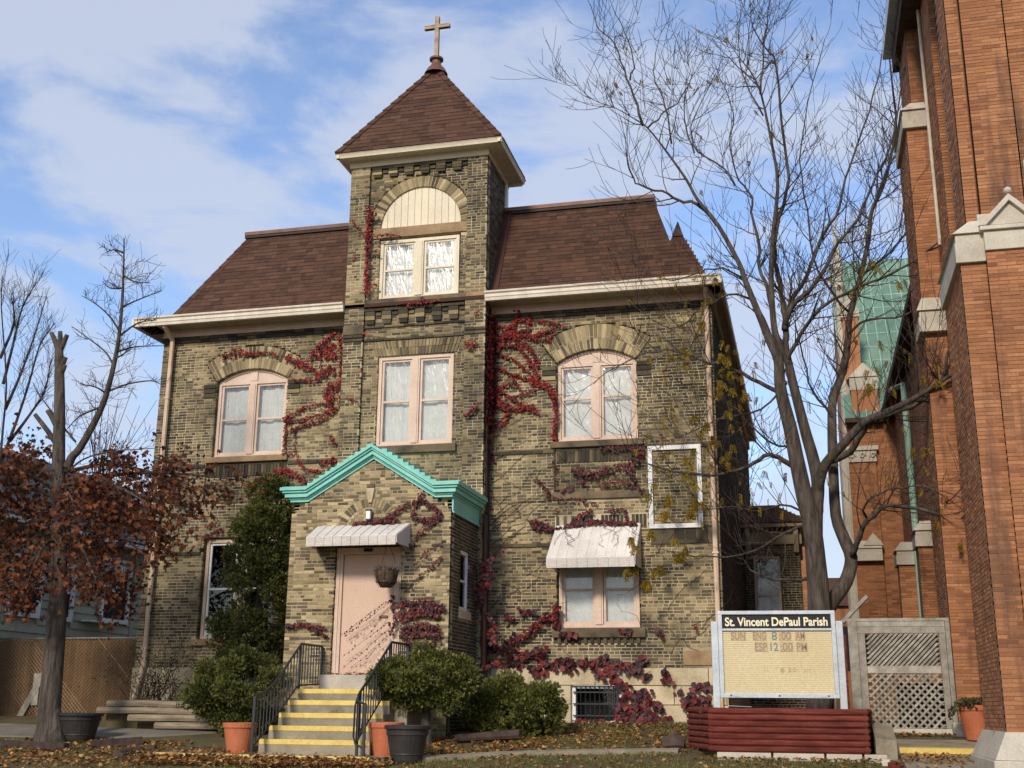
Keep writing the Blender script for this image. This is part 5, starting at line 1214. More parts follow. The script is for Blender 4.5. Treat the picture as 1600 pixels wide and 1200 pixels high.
# ------------------------------------------------------------------ foliage helpers
LEAF_CREEP = [(0, 0), (.28, .10), (.50, .42), (.34, .60), (.20, .72), (0, 1.0), (-.20, .72), (-.34, .60), (-.50, .42), (-.28, .10)]
LEAF_MAPLE = [(0, 0), (.12, .12), (.46, .08), (.38, .30), (.62, .52), (.32, .58), (.18, .66), (0, 1.0), (-.18, .66), (-.32, .58), (-.62, .52), (-.38, .30), (-.46, .08), (-.12, .12)]
def basis(t, n):
    t = t.normalized(); n = (n - t*n.dot(t)); n = n.normalized() if n.length > 1e-5 else t.orthogonal().normalized(); return t, n.cross(t), n
def leaf(mb, c, t, n, size, shape, fold=.18):
    t, b, n = basis(t, n); k = len(mb.v)
    for x, y in shape: p = c + b*(x*size) + t*(y*size) + n*(fold*size*(abs(x)*.9 - y*y*.35)); mb.v.append((p.x, p.y, p.z))
    mb.f.append(tuple(range(k, k+len(shape))))
def dia(mb, c, t, n, L_, W_):
    t, b, n = basis(t, n); k = len(mb.v)
    for q in (c, c+t*(L_*.45)+b*W_+n*.12*L_, c+t*L_, c+t*(L_*.45)-b*W_+n*.12*L_): mb.v.append((q.x, q.y, q.z))
    mb.f.append((k, k+1, k+2, k+3))
def poly_len(p): return sum((Vector(a)-Vector(b)).length for a, b in zip(p, p[1:]))
def sample(p, step):
    out = []; carry = 0
    for a, b in zip(p, p[1:]):
        a, b = Vector(a), Vector(b); L_ = (b-a).length; d = carry
        while d < L_: out.append((a.lerp(b, d/L_), (b-a).normalized())); d += step
        carry = d-L_
    return out
# ------------------------------------------------------------------ Virginia creeper on the walls
def creeper(label, strands, proj, nrm, m, size, seed, stem_r=.006, single=False, loc=(0, 0, 1)):
    """strands: (pixel polyline, half width px, step px, leafiness); proj(u,v) -> point on the wall"""
    r = random.Random(seed); V_ = thing('creeper_vine', label, 'vine', loc); st = MB(); lf = MB(); n = Vector(nrm); cnt = 0
    me = None
    for pts, hw, step, dens in strands:
        pp = [(a+r.uniform(-1, 1), b+r.uniform(-1, 1)) for a, b in pts]
        wp = [proj(a, b)+n*.015 for a, b in pp]
        if len(wp) > 1:
            sm = [q for q, _ in sample(wp, .12)]+[wp[-1]]; sm = [q+Vector((r.uniform(-.012, .012), 0, r.uniform(-.012, .012))) for q in sm]
            st.tube(sm, [stem_r*(1-.5*i/len(sm)) for i in range(len(sm))], 4, False)
        for q, d in sample([(a, b, 0) for a, b in pp], step):
            for k in range(dens):
                if not single and r.random() < .2: continue
                g = r.gauss(0, .5)
                hw_ = hw if single else hw*.72
                u = q.x + (-d.y*g*hw_) + r.uniform(-1.5, 1.5); v = q.y + d.x*g*hw_ + r.uniform(-1.5, 1.5)
                c = proj(u, v) + n*r.uniform(.02, .09); t = Vector((r.uniform(-.6, .6), 0, -1)) + n*r.uniform(.1, .6)
                t = t - Vector((0, 0, 0)); nn = n + Vector((r.uniform(-.5, .5), r.uniform(-.5, .5), r.uniform(-.1, .7)))
                s = size*r.uniform(.6, 1.35)
                if single and cnt < 290:
                    if me is None:
                        o = MB(); leaf(o, Vector((0, 0, 0)), Vector((0, 0, -1)), Vector((0, -1, 0)), size, LEAF_CREEP); me = o.mesh('leaf'); me.materials.append(m)
                    M = Matrix.Translation(c) @ Euler((r.uniform(-.9, .1), r.uniform(-.6, .6), r.uniform(-.6, .6))).to_matrix().to_4x4() @ Matrix.Scale(r.uniform(.65, 1.35), 4)
                    place('leaf', me, V_, M); cnt += 1
                else: leaf(lf, c, t, nn, s, LEAF_CREEP)
    if st.v: st.build('stem', m_twig, V_)
    if lf.v: lf.build('leaves', m, V_, kind='stuff')
    return V_
wallp = lambda Y: (lambda u, v: PY(u, v, Y))
z6 = lambda L_: [(200+a/4.444, 460+b/4.444) for a, b in L_]
z8 = lambda L_: [(740+a/5, 460+b/5) for a, b in L_]
zd = lambda L_: [(780+a/4.444, 700+b/4.444) for a, b in L_]
ze = lambda L_: [(700+a/3.636, 930+b/3.636) for a, b in L_]
zp = lambda L_: [(420+a/4, 670+b/4) for a, b in L_]
zs = lambda L_: [(320+a/3.636, 930+b/3.636) for a, b in L_]
A = [(z6([(1475, 265), (1480, 500), (1475, 800)]), 3, 1.6, 2), (z6([(1440, 270), (1400, 300), (1300, 380), (1280, 440), (1200, 490), (1100, 440)]), 6, 1.5, 3),
     (z6([(1440, 350), (1360, 390), (1320, 450)]), 16, 1.2, 5), (z6([(1450, 420), (1380, 440)]), 10, 1.2, 4), (z6([(1440, 520), (1350, 540), (1300, 560)]), 12, 1.2, 5), (z6([(1460, 620), (1400, 650), (1380, 700), (1440, 740)]), 11, 1.2, 5), (z6([(1330, 590), (1240, 600), (1140, 590)]), 5, 2, 2),
     (z6([(1300, 520), (1220, 500), (1130, 440), (1090, 430)]), 7, 1.4, 3), (z6([(640, 435), (720, 415), (790, 375), (830, 410), (1000, 400), (1050, 440)]), 4, 1.5, 2), (z6([(700, 420), (800, 420), (930, 415)]), 4, 1.6, 2),
     (z6([(1460, 790), (1350, 750), (1230, 780), (1110, 850)]), 3, 1.5, 2), (z6([(1440, 790), (1330, 840), (1200, 870), (1110, 880)]), 3, 1.4, 2), (z6([(1450, 800), (1350, 870), (1230, 905), (1120, 950)]), 2.5, 1.6, 2),
     (z6([(1130, 850), (1100, 870)]), 9, 1, 5), (z6([(1100, 850), (1090, 1100), (1180, 1100)]), 3, 2, 2), (z6([(1170, 950), (1160, 1080)]), 2, 3, 1), (z6([(280, 1150), (370, 1150), (450, 1190)]), 3, 2.5, 2), (z6([(1420, 990), (1450, 1040)]), 5, 2, 3), (z6([(1410, 1160), (1440, 1140)]), 5, 2, 3),
     (zp([(20, 270), (120, 250), (200, 300), (240, 340)]), 6, 1.6, 3), (zp([(190, 190), (220, 250), (320, 260)]), 4, 1.8, 2), (zp([(330, 210), (400, 210), (410, 180)]), 4, 1.8, 3), (zp([(30, 275), (150, 290)]), 6, 1.6, 3),
     ([(322, 822), (345, 815)], 4, 2, 2), ([(318, 838), (350, 826)], 3, 2, 2), ([(345, 780), (365, 770)], 5, 2, 2)]
creeper('scarlet creeper fanning over the wall between the left arched window and the tower', A, wallp(-.01), (0, -1, 0), m_redleaf, .047, 1, loc=(-1.7, 0, 1))
B = [([(578, 322), (576, 380), (573, 460)], 4.5, 1.0, 4), ([(575, 345), (588, 338), (592, 332)], 3, 2, 2), ([(552, 345), (562, 360), (570, 368)], 4, 3, 2), ([(575, 372), (600, 366), (628, 370)], 2, 2, 2), ([(574, 395), (592, 392)], 3, 2, 2), ([(573, 440), (590, 447)], 4, 2, 2), ([(555, 400), (550, 415)], 3, 4, 1),
     ([(620, 475), (660, 471), (690, 468)], 2.5, 2, 2), ([(662, 466), (668, 478)], 3, 2, 3), ([(570, 520), (590, 520)], 2, 3, 1), ([(732, 545), (748, 535)], 7, 1.2, 3), ([(725, 535), (742, 532)], 4, 2, 2), ([(728, 650), (738, 640), (748, 632)], 4, 1.4, 3), ([(742, 490), (755, 482)], 2, 2.5, 2), ([(545, 622), (562, 630)], 2, 2, 2), ([(565, 575), (567, 590)], 3, 3, 1)]
creeper('thin red creeper climbing the tower pilaster beside the top window', B, wallp(-.52), (0, -1, 0), m_redleaf, .046, 2, loc=(-1.2, -.55, 4))
C_ = [(z8([(160, 500), (250, 330), (330, 200), (370, 130)]), 4, 1.4, 3), (z8([(200, 330), (330, 290), (430, 290), (440, 160)]), 4, 1.3, 3), (z8([(330, 210), (480, 205), (600, 215), (700, 245)]), 2.5, 1.4, 2), (z8([(300, 310), (450, 330), (560, 290), (640, 270)]), 4, 1.3, 3), (z8([(450, 340), (560, 370), (620, 340)]), 4, 1.4, 3),
      (z8([(320, 340), (400, 380), (470, 450), (500, 560)]), 4.5, 1.2, 3), (z8([(230, 400), (340, 400), (420, 480), (470, 580), (510, 650)]), 3.5, 1.3, 3), (z8([(220, 470), (330, 510), (420, 600), (490, 690)]), 3, 1.4, 2), (z8([(190, 560), (280, 620), (400, 650), (490, 690)]), 2.5, 1.4, 2), (z8([(460, 670), (560, 710), (620, 760), (640, 830)]), 7, 1.0, 4), (z8([(640, 830), (650, 950), (620, 1110), (660, 1150)]), 4, 1.5, 3),
      (z8([(180, 740), (260, 700), (340, 710)]), 3, 1.6, 2), (z8([(200, 740), (300, 810), (400, 870), (490, 860)]), 3.5, 1.4, 2), (z8([(330, 800), (440, 760), (500, 740)]), 3, 1.5, 2), (z8([(150, 860), (260, 890), (340, 900), (400, 880), (520, 920)]), 4.5, 1.2, 3), (z8([(160, 800), (240, 850), (260, 900)]), 10, 1.2, 4), (z8([(280, 920), (260, 980), (180, 1040)]), 3.5, 1.4, 3), (z8([(300, 640), (340, 700), (390, 770)]), 2.5, 1.5, 2),
      (z8([(170, 240), (260, 270), (350, 250)]), 5, 1.6, 3), (z8([(160, 600), (170, 700), (160, 800)]), 7, 1.2, 4), (z8([(170, 400), (230, 340), (320, 320)]), 7, 1.1, 4), (z8([(150, 300), (160, 450)]), 5, 1.3, 3)]
CV = creeper('dense crimson creeper spreading from the tower corner toward the right arched window', C_, wallp(-.01), (0, -1, 0), m_redleaf, .047, 3, stem_r=.009, loc=(1.6, 0, 1))
# the mass on the shaded side of the tower belongs to the same vine
r = random.Random(5); o = MB()
for k in range(1500):
    c = Vector((TXb+r.uniform(.02, .12), r.uniform(-.48, -.05), r.uniform(6.4, 8.75) if k % 5 else r.uniform(5.6, 8.9))); leaf(o, c, Vector((.3, r.uniform(-.6, .6), -1)), Vector((1, r.uniform(-.8, .5), r.uniform(0, .7))), .07*r.uniform(.6, 1.3), LEAF_CREEP)
o.build('leaves', m_darkleaf, CV, kind='stuff')
o = MB()
for k in range(5): o.tube([(TXb+.03, -.1-.06*k+.03*math.sin(z*2+k), z) for z in [1.2+i*.5 for i in range(15)]], .011, 4, False)
for k in range(26):
    z = r.uniform(2.2, 7.6); x = TXb+.05; pts = [(x, -.02, z)]
    for i in range(7): x += r.uniform(.1, .25); z += r.uniform(-.02, .22); pts.append((x, -.018, z))
    o.tube(pts, [.006-.0005*i for i in range(8)], 3, False)
for k in range(40):
    x = r.uniform(1.6, 5.6); z = r.uniform(1.9, 5.7); pts = [(x, -.018, z)]; dx = r.choice((-1, 1))
    for i in range(7): x += dx*r.uniform(.04, .16); z += r.uniform(-.02, .16); pts.append((x, -.018, z))
    if not (2.5 < min(p[0] for p in pts) and max(p[0] for p in pts) < 4.6 and z < 4.6): o.tube(pts, .0042, 3, False)
o.build('stem', m_twig, CV)
D_ = [(zd([(990, -10), (960, 100), (860, 120), (700, 170), (500, 160)]), 6, 1.5, 2), (zd([(880, 120), (960, 240)]), 5, 2, 3), (zd([(700, 260), (860, 230), (1000, 290)]), 5, 1.8, 2), (zd([(560, 160), (640, 190), (760, 130)]), 7, 1.6, 2), (zd([(230, 540), (400, 560), (650, 510), (820, 520), (960, 520)]), 5, 1.3, 3), (zd([(500, 520), (560, 470), (640, 430)]), 4, 1.6, 3), (zd([(760, 440), (860, 420), (900, 500)]), 4, 1.8, 2), (zd([(260, 210), (340, 300), (350, 340)]), 4, 2, 2), (zd([(380, 350), (520, 350), (690, 380)]), 5, 2.5, 1), (zd([(400, 430), (410, 440)]), 5, 2, 3), (zd([(230, 500), (330, 540)]), 6, 1.6, 3), (zd([(390, 110), (390, 290)]), 2, 4, 1), (zd([(430, 300), (510, 280)]), 3, 2, 2), (zd([(920, 0), (1000, 20)]), 9, 1.2, 3), (zd([(700, 0), (900, -10)]), 3, 2, 2), (zd([(560, 220), (600, 240)]), 4, 3, 2)]
creeper('red creeper across the recessed panel above the window awning', D_, wallp(-.03), (0, -1, 0), m_darkleaf, .055, 4, loc=(3.6, -.03, 4.5))
r = random.Random(15); o = MB(); V_ = bpy.data.objects[[q.name for q in bpy.data.objects if q.name.startswith('creeper_vine')][-1]]
def awp(u, f):   # point on the sloping window awning
    return Vector((2.78+(4.40-2.78)*u, -.012-.75*f, 4.42-.72*f))
for k in range(9):
    u = r.uniform(.08, .95); f = 0; pts = [awp(u, 0)]
    for i in range(7): f = min(.95, f+r.uniform(.04, .14)); u = min(.97, max(.03, u+r.uniform(-.09, .09))); pts.append(awp(u, f)+Vector((0, -.012, .012)))
    o.tube(pts, .0045, 3, False)
o.build('trailing_stem', m_twig, V_, kind='stuff')
E_ = [(ze([(215, 250), (210, 370)]), 5, 3, 2), (ze([(215, 280), (330, 310), (450, 330), (560, 310)]), 9, 3.2, 2), (ze([(340, 260), (430, 230), (480, 190), (560, 120), (620, 100)]), 6, 3, 2), (ze([(330, 110), (390, 150)]), 5, 4, 1), (ze([(400, 70), (500, 95)]), 3, 5, 1), (ze([(620, 50), (620, 180)]), 4, 3, 2), (ze([(220, 380), (350, 370), (430, 390)]), 4, 3.5, 1),
      (ze([(470, 420), (560, 400), (600, 380), (680, 350), (700, 420)]), 8, 3, 2), (ze([(750, 390), (850, 370), (940, 390), (1050, 420), (1130, 350)]), 9, 2.6, 2), (ze([(850, 430), (930, 460), (1000, 490), (1040, 560)]), 8, 2.8, 2), (ze([(640, 210), (730, 220)]), 5, 3, 2), (ze([(1000, 560), (990, 620), (970, 700)]), 6, 3, 2), (ze([(1080, 540), (1060, 620), (1030, 700)]), 11, 2.8, 3), (ze([(1120, 530), (1120, 620), (1160, 690)]), 11, 2.8, 3), (ze([(960, 700), (1100, 710), (1260, 705)]), 7, 2.4, 3), (ze([(1190, 600), (1210, 660)]), 9, 3, 2), (ze([(1080, 450), (1160, 430)]), 5, 3, 1), (ze([(1230, 420), (1260, 440), (1230, 490)]), 7, 3, 2), (ze([(1300, 560), (1330, 520)]), 5, 5, 1), (ze([(1340, 600), (1420, 590), (1490, 590)]), 9, 2.6, 3), (ze([(1380, 510), (1490, 500)]), 8, 3, 2), (ze([(1200, 180), (1230, 240)]), 4, 5, 1), (ze([(1410, 180), (1412, 190)]), 3, 4, 1), (ze([(730, 710), (900, 705)]), 4, 4, 1), (ze([(980, 200), (1060, 195)]), 3, 4, 1)]
creeper('large maroon creeper leaves over the pale stone base around the barred basement window', E_, wallp(-.06), (0, -1, 0), m_darkleaf, .105, 6, single=True, loc=(4.3, -.06, .8))
F_ = [(zp([(530, 600), (620, 590), (740, 560), (800, 520), (860, 480), (960, 440), (1050, 490), (1090, 540)]), 4, 1.5, 3), (zp([(640, 590), (760, 575), (820, 570)]), 4, 1.3, 3), (zp([(960, 400), (930, 470), (900, 540)]), 4, 1.8, 2), (zp([(900, 560), (1000, 570), (1080, 540)]), 5, 1.4, 3), (zp([(1080, 550), (1000, 610), (920, 680), (900, 740)]), 5, 1.6, 2), (zp([(1090, 710), (1000, 760), (920, 840)]), 2.5, 2.4, 1), (zp([(1080, 800), (1020, 860), (930, 940), (860, 1010)]), 2, 3, 1),
      (zs([(1100, 60), (1200, 30), (1300, 40), (1370, 80)]), 7, 1.2, 3), (zs([(1110, 110), (1200, 80), (1330, 70)]), 8, 1.0, 4), (zs([(1120, 140), (1230, 110), (1340, 110)]), 6, 1.2, 3), (zs([(1120, 190), (1230, 170), (1350, 190)]), 7, 1.1, 4), (zs([(1120, 230), (1230, 220), (1340, 230)]), 7, 1.1, 4), (zs([(1150, 270), (1250, 270), (1310, 280)]), 6, 1.3, 4), (zs([(1080, 0), (1070, 60), (1090, 150), (1060, 220)]), 4, 1.8, 2), (zs([(465, 175), (560, 160), (640, 190), (700, 230)]), 2.5, 1.3, 3), (zs([(580, 165), (690, 180)]), 3, 1.3, 2)]
FV = creeper('maroon creeper beside and over the porch door awning', F_, wallp(-2.31), (0, -1, 0), m_darkleaf, .048, 7, loc=(.8, -2.33, 1))
dv = [(zs(p), 1.0, st_, 1) for p, st_ in (([(1060, 20), (930, 110), (785, 230)], 4.0), ([(1050, 40), (900, 150), (790, 240)], 4.5), ([(1050, 150), (940, 230), (785, 345)], 7), ([(1050, 190), (1000, 230), (900, 330), (785, 420)], 7), ([(1040, 230), (960, 310), (830, 420)], 9), ([(1045, 70), (1010, 120), (960, 200), (900, 250)], 9), ([(970, 300), (920, 380), (880, 410)], 9))]
creeper('fine trailing creeper strands crossing the lower half of the pink door', dv, wallp(-2.335), (0, -1, 0), m_darkleaf, .034, 8, stem_r=.004, loc=(.2, -2.34, 1.6))
G_ = [([(752, 880), (756, 900), (750, 940)], 9, 1.6, 2), ([(735, 905), (745, 930)], 8, 2, 2), ([(765, 875), (763, 920)], 4, 2.4, 2), ([(715, 965), (735, 968), (740, 975)], 4, 2, 2), ([(758, 955), (770, 970), (775, 985)], 3, 2.5, 2), ([(700, 1000), (705, 1035), (712, 1030)], 3, 2.5, 2), ([(700, 975), (715, 960)], 4, 2.4, 2), ([(762, 985), (775, 1005)], 8, 2, 3), ([(770, 870), (800, 850), (812, 845)], 2, 6, 1), ([(752, 1040), (775, 1035), (790, 1042)], 4, 2.5, 2)]
creeper('sparse red creeper leaves around the brown downspout beside the porch', G_, wallp(-.66), (.3, -1, 0), m_darkleaf, .075, 9, loc=(1.5, -.66, .9))
# fallen leaves on the threshold
r = random.Random(12); o = MB()
for k in range(150): leaf(o, Vector((r.uniform(-.9, .55), PYf-.2+r.uniform(0, .2), 1.52+r.uniform(0, .03))), Vector((r.uniform(-1, 1), r.uniform(-1, 1), .1)), Vector((r.uniform(-.4, .4), r.uniform(-.6, .2), 1)), .05, LEAF_CREEP)
tag(o.build('threshold_leaves', m_redleaf, None, kind='stuff'), 'red leaves gathered on the stone door threshold', 'leaves')

# ------------------------------------------------------------------ bare trees
def twigs(mb, base, d, L_, r0, r, depth, up=.25, kids=4, wig=.25, tips=None, minr=.0035):
    n = 6; pts = [base]; p = base.copy(); d = d.normalized(); rad = [r0]
    for i in range(n):
        d = (d + Vector((r.uniform(-wig, wig), r.uniform(-wig, wig), r.uniform(-wig, wig)+up*.35))).normalized()
        p = p + d*(L_/n); pts.append(p.copy()); rad.append(max(minr, r0*(1-.8*(i+1)/n)))
    mb.tube(pts, rad, 4 if r0 > .012 else 3, False)
    if tips is not None: tips.append(pts[-1])
    if depth > 0:
        for k in range(kids):
            i = r.randint(1, n-1); ax = (pts[i+1]-pts[i]).normalized()
            side = Vector((r.uniform(-1, 1), r.uniform(-1, 1), r.uniform(-.5, .7))); side = (side-ax*side.dot(ax))
            if side.length < .1: continue
            twigs(mb, pts[i], ax*.75+side.normalized()*.75, L_*r.uniform(.4, .8), max(minr, rad[i]*.62), r, depth-1, up, max(2, kids-1), wig, tips, minr)
def limb3(px, Y0, dY):
    return [PY(u, v, Y0+dY*(i/(len(px)-1))) for i, (u, v) in enumerate(px)]
def smooth_path(pts, sub=3):
    if len(pts) < 3: return pts
    out = []
    P = [pts[0]*2-pts[1]]+pts+[pts[-1]*2-pts[-2]]
    for i in range(1, len(P)-2):
        for k in range(sub):
            t = k/sub; a, b, c, d = P[i-1], P[i], P[i+1], P[i+2]
            out.append(.5*((2*b)+(c-a)*t+(2*a-5*b+4*c-d)*t*t+(3*b-a-3*c+d)*t*t*t))
    out.append(pts[-1]); return out
r = random.Random(21)
LT_ = thing('honey_locust_tree', 'bare multi-stemmed tree with yellow leaflets between the house and the church', 'tree', (7.58, 0, .76))
trunk = MB(); fine = MB(); tips = []
TRK = [([(1281, 1112), (1282, 1040), (1281, 985), (1279, 930), (1275, 880), (1269, 825), (1258, 780), (1245, 720), (1235, 670), (1222, 620), (1218, 592), (1216, 562), (1202, 530), (1190, 500), (1184, 487), (1165, 440), (1155, 412), (1122, 352), (1090, 312), (1072, 280), (1040, 235), (1012, 200), (995, 188), (960, 168), (925, 155), (890, 122)], .25, .006, 0, -1.5, 1.75),
 ([(1276, 900), (1274, 850), (1275, 800), (1278, 755), (1270, 715), (1260, 680), (1250, 642), (1238, 595), (1230, 560), (1220, 538), (1210, 515), (1205, 442), (1207, 380), (1212, 330), (1215, 280), (1205, 220), (1190, 150), (1175, 115), (1155, 90), (1135, 60)], .15, .006, .02, -.4, 1.25),
 ([(1277, 800), (1279, 760), (1290, 725), (1317, 695), (1350, 660), (1382, 645), (1420, 627), (1462, 602), (1500, 578), (1560, 560), (1615, 540)], .115, .014, .1, -2.0, 1.2),
 ([(1281, 985), (1290, 958), (1303, 935), (1322, 908), (1330, 872), (1318, 840), (1306, 805), (1302, 735), (1300, 667), (1302, 622), (1318, 577), (1325, 530), (1328, 492), (1345, 430), (1357, 375), (1362, 330), (1382, 285), (1400, 200), (1395, 140), (1388, 60), (1392, -30)], .15, .010, .05, 1.6, 1.1)]
LIM = [([(1122, 352), (1090, 320), (1060, 314), (1035, 300), (1000, 290), (985, 270), (978, 230)], .04, .01, -.8, -.8),
 ([(1005, 195), (990, 150), (975, 110), (960, 70), (935, 45), (922, 8)], .028, .008, -1.3, -.4), ([(985, 125), (990, 95), (975, 50), (955, 5)], .018, .007, -1.3, -.3),
 ([(1012, 200), (1035, 178), (1060, 160), (1078, 125), (1085, 115)], .02, .007, -1.1, .4), ([(1050, 225), (1040, 165), (1025, 130), (1022, 100), (1030, 60)], .02, .007, -1.1, .3),
 ([(1085, 240), (1072, 200), (1068, 160), (1080, 118)], .02, .007, -1, .5), ([(1150, 290), (1130, 262), (1090, 235), (1080, 200), (1095, 165), (1115, 122)], .022, .007, -.6, -.5),
 ([(1189, 148), (1192, 90), (1198, 40), (1205, -20)], .025, .008, -.5, .3), ([(1192, 180), (1165, 130), (1155, 80), (1157, 12)], .02, .007, -.5, .5),
 ([(1232, 570), (1228, 535), (1226, 505), (1224, 475), (1215, 430), (1210, 400), (1218, 340), (1232, 280), (1222, 200), (1212, 100), (1200, 80), (1175, 40), (1172, 2)], .075, .008, -.15, .8),
 ([(1227, 515), (1228, 492), (1240, 467), (1255, 442), (1272, 400), (1290, 362), (1312, 325), (1322, 280), (1350, 200), (1372, 120), (1392, 20)], .06, .01, -.12, .8),
 ([(1227, 508), (1238, 478), (1265, 452), (1290, 417), (1310, 380), (1340, 342), (1360, 292), (1392, 220), (1412, 110), (1430, 30)], .055, .01, -.12, -.6),
 ([(1205, 480), (1200, 452), (1187, 420), (1185, 380), (1175, 342), (1175, 310), (1155, 280), (1140, 230), (1145, 180), (1125, 120)], .045, .008, -.1, .6),
 ([(1231, 570), (1237, 545), (1260, 510), (1292, 475), (1335, 452), (1390, 430), (1440, 397), (1520, 340), (1592, 270)], .05, .01, -.15, -1.4),
 ([(1294, 722), (1330, 705), (1348, 675), (1365, 655), (1425, 635), (1470, 600), (1480, 560), (1500, 500), (1540, 430), (1600, 380)], .075, .012, .3, -2.6),
 ([(1332, 868), (1342, 838), (1358, 810), (1385, 792), (1420, 792), (1480, 808), (1540, 822), (1610, 838)], .06, .014, .2, -1.8),
 ([(1355, 812), (1350, 790), (1375, 770), (1430, 760), (1480, 770), (1560, 800)], .025, .008, .1, -1.8),
 ([(1240, 730), (1215, 715), (1195, 712), (1170, 730), (1140, 738), (1100, 742), (1050, 735), (1000, 722), (950, 700)], .055, .008, -.1, -1.3),
 ([(1222, 615), (1200, 605), (1160, 585), (1125, 570), (1100, 565), (1060, 548), (1010, 552), (960, 575), (925, 600)], .05, .006, -.2, -1.2),
 ([(1262, 905), (1240, 906), (1210, 905), (1180, 895), (1160, 875), (1145, 868)], .035, .008, 0, -1.0), ([(1258, 822), (1225, 832), (1190, 855), (1150, 868), (1100, 870), (1050, 862)], .035, .008, 0, -1.2),
 ([(1326, 520), (1360, 500), (1420, 490), (1470, 455), (1540, 420), (1600, 330)], .03, .008, .9, -1), ([(1345, 430), (1390, 395), (1440, 340), (1500, 300), (1570, 260)], .03, .008, 1.1, -1.2), ([(1362, 335), (1390, 260), (1440, 200), (1500, 150), (1560, 60)], .028, .008, 1.3, -1.5),
 ([(1330, 490), (1300, 460), (1270, 400), (1262, 330), (1250, 250), (1262, 160), (1290, 60)], .03, .008, 1, -.5), ([(1300, 650), (1270, 610), (1255, 560), (1240, 500)], .03, .012, .6, .6), ([(1180, 470), (1140, 460), (1100, 480), (1060, 510), (1020, 500), (985, 470)], .025, .006, -.4, -.8), ([(1165, 440), (1130, 420), (1090, 425), (1050, 440), (1000, 420)], .022, .006, -.5, -.7), ([(1230, 600), (1190, 640), (1140, 650), (1090, 670), (1040, 690)], .025, .006, -.1, -1.0), ([(1245, 700), (1200, 690), (1150, 640), (1110, 620), (1060, 625)], .025, .006, -.1, -.8), ([(1265, 800), (1220, 790), (1180, 800), (1140, 790), (1090, 800)], .025, .006, 0, -.8)]
for px, r0, r1, y0, dy, pw_ in TRK:
    p = smooth_path(limb3(px, y0, dy), 3); n = len(p); trunk.tube(p, [r1+(r0-r1)*(1-i/(n-1))**pw_ for i in range(n)], 12)
for px, r0, r1, y0, dy in LIM:
    p = smooth_path(limb3(px, y0, dy), 3); n = len(p); p = [q+Vector((r.uniform(-.02, .02), r.uniform(-.04, .04), r.uniform(-.02, .02))) for q in p]
    trunk.tube(p, [r0+(r1-r0)*(i/(n-1))**.8 for i in range(n)], 7)
ALLP = [(px, y0, dy, r0, r1) for px, r0, r1, y0, dy in LIM] + [(TRK[3][0][7:], .5, 1.2, .1, .02), (TRK[0][0][12:], -.6, -.9, .08, .01), (TRK[1][0][11:], -.2, -.2, .07, .01), (TRK[2][0][3:], -.4, -1.5, .1, .02)]
for px, y0, dy, r0, r1 in ALLP:
    p = smooth_path(limb3(px, y0, dy), 3); L_ = poly_len(p); ns = int(L_*4.0)
    for k in range(ns):
        f = r.uniform(.12, 1); i = min(len(p)-2, int(f*(len(p)-1))); ax = (p[i+1]-p[i]).normalized()
        side = Vector((r.uniform(-1, 1), r.uniform(-.9, .9), r.uniform(-.45, .8))); side = (side-ax*side.dot(ax)).normalized()
        rr0 = max(.006, min(.015, (r0+(r1-r0)*f)*.5))
        twigs(fine, p[i], ax*.7+side*.8, r.uniform(.5, 1.75), rr0, r, 2 if r.random() < .16 else 1, .30, 4, .16, tips, .0045)
for px, y0, dy, r0, r1 in ALLP:
    p = limb3(px, y0, dy); twigs(fine, p[-1], (p[-1]-p[-2]), 1.0, max(.006, r1*.8), r, 1, .3, 4, .2, tips, .0042)
trunk.build('trunk', m_bark, LT_, smooth=True); fine.build('branches', m_twig, LT_, kind='stuff')
lf = MB()
def compound(c, L_=.16):
    d = Vector((r.uniform(-.5, .5), r.uniform(-.5, .5), -1)).normalized(); n = 8; k = r.uniform(.8, 1.3)
    for i in range(n):
        p = c+d*(L_*k*(i+1)/n)+Vector((0, 0, .0))
        for s in (-1, 1):
            t = d*.55+d.orthogonal().normalized()*s; dia(lf, p, t, Vector((r.uniform(-1, 1), -1, r.uniform(-.5, .8))), .045*k, .010*k)
from mathutils import kdtree
TREE = kdtree.KDTree(len(tips))
for i, t in enumerate(tips): TREE.insert(t, i)
TREE.balance()
for (u, v, ru, rv, n) in [(1075, 590, 35, 70, 26), (1100, 520, 30, 40, 16), (1105, 640, 25, 50, 22), (1120, 690, 35, 30, 20), (1050, 700, 40, 25, 14), (1060, 770, 40, 40, 26), (1085, 810, 30, 30, 20), (1008, 870, 12, 38, 34), (1000, 900, 14, 22, 22), (1030, 860, 25, 25, 14), (1040, 800, 50, 30, 14), (1130, 590, 35, 30, 20), (1150, 600, 30, 45, 20), (1120, 470, 30, 30, 10), (1525, 850, 25, 45, 30), (1475, 700, 40, 40, 26), (1530, 760, 50, 40, 22), (1450, 610, 45, 25, 16), (1500, 880, 30, 25, 12), (1340, 600, 40, 60, 12), (1420, 420, 60, 90, 14), (1200, 740, 60, 40, 12), (1360, 470, 60, 60, 10), (1580, 870, 20, 30, 6), (1100, 430, 40, 30, 8)]:
    for k in range(int(n*1.7)):
        q = PY(u+r.gauss(0, .55)*ru, v+r.gauss(0, .55)*rv, r.uniform(-1.2, -.25)); hits = TREE.find_n(q, 4); compound(Vector(r.choice(hits)[0])+Vector((r.uniform(-.03, .03), 0, .02)))
for t in r.sample(tips, 90): compound(t, .10)
lf.build('leaves', m_locleaf, LT_, kind='stuff')

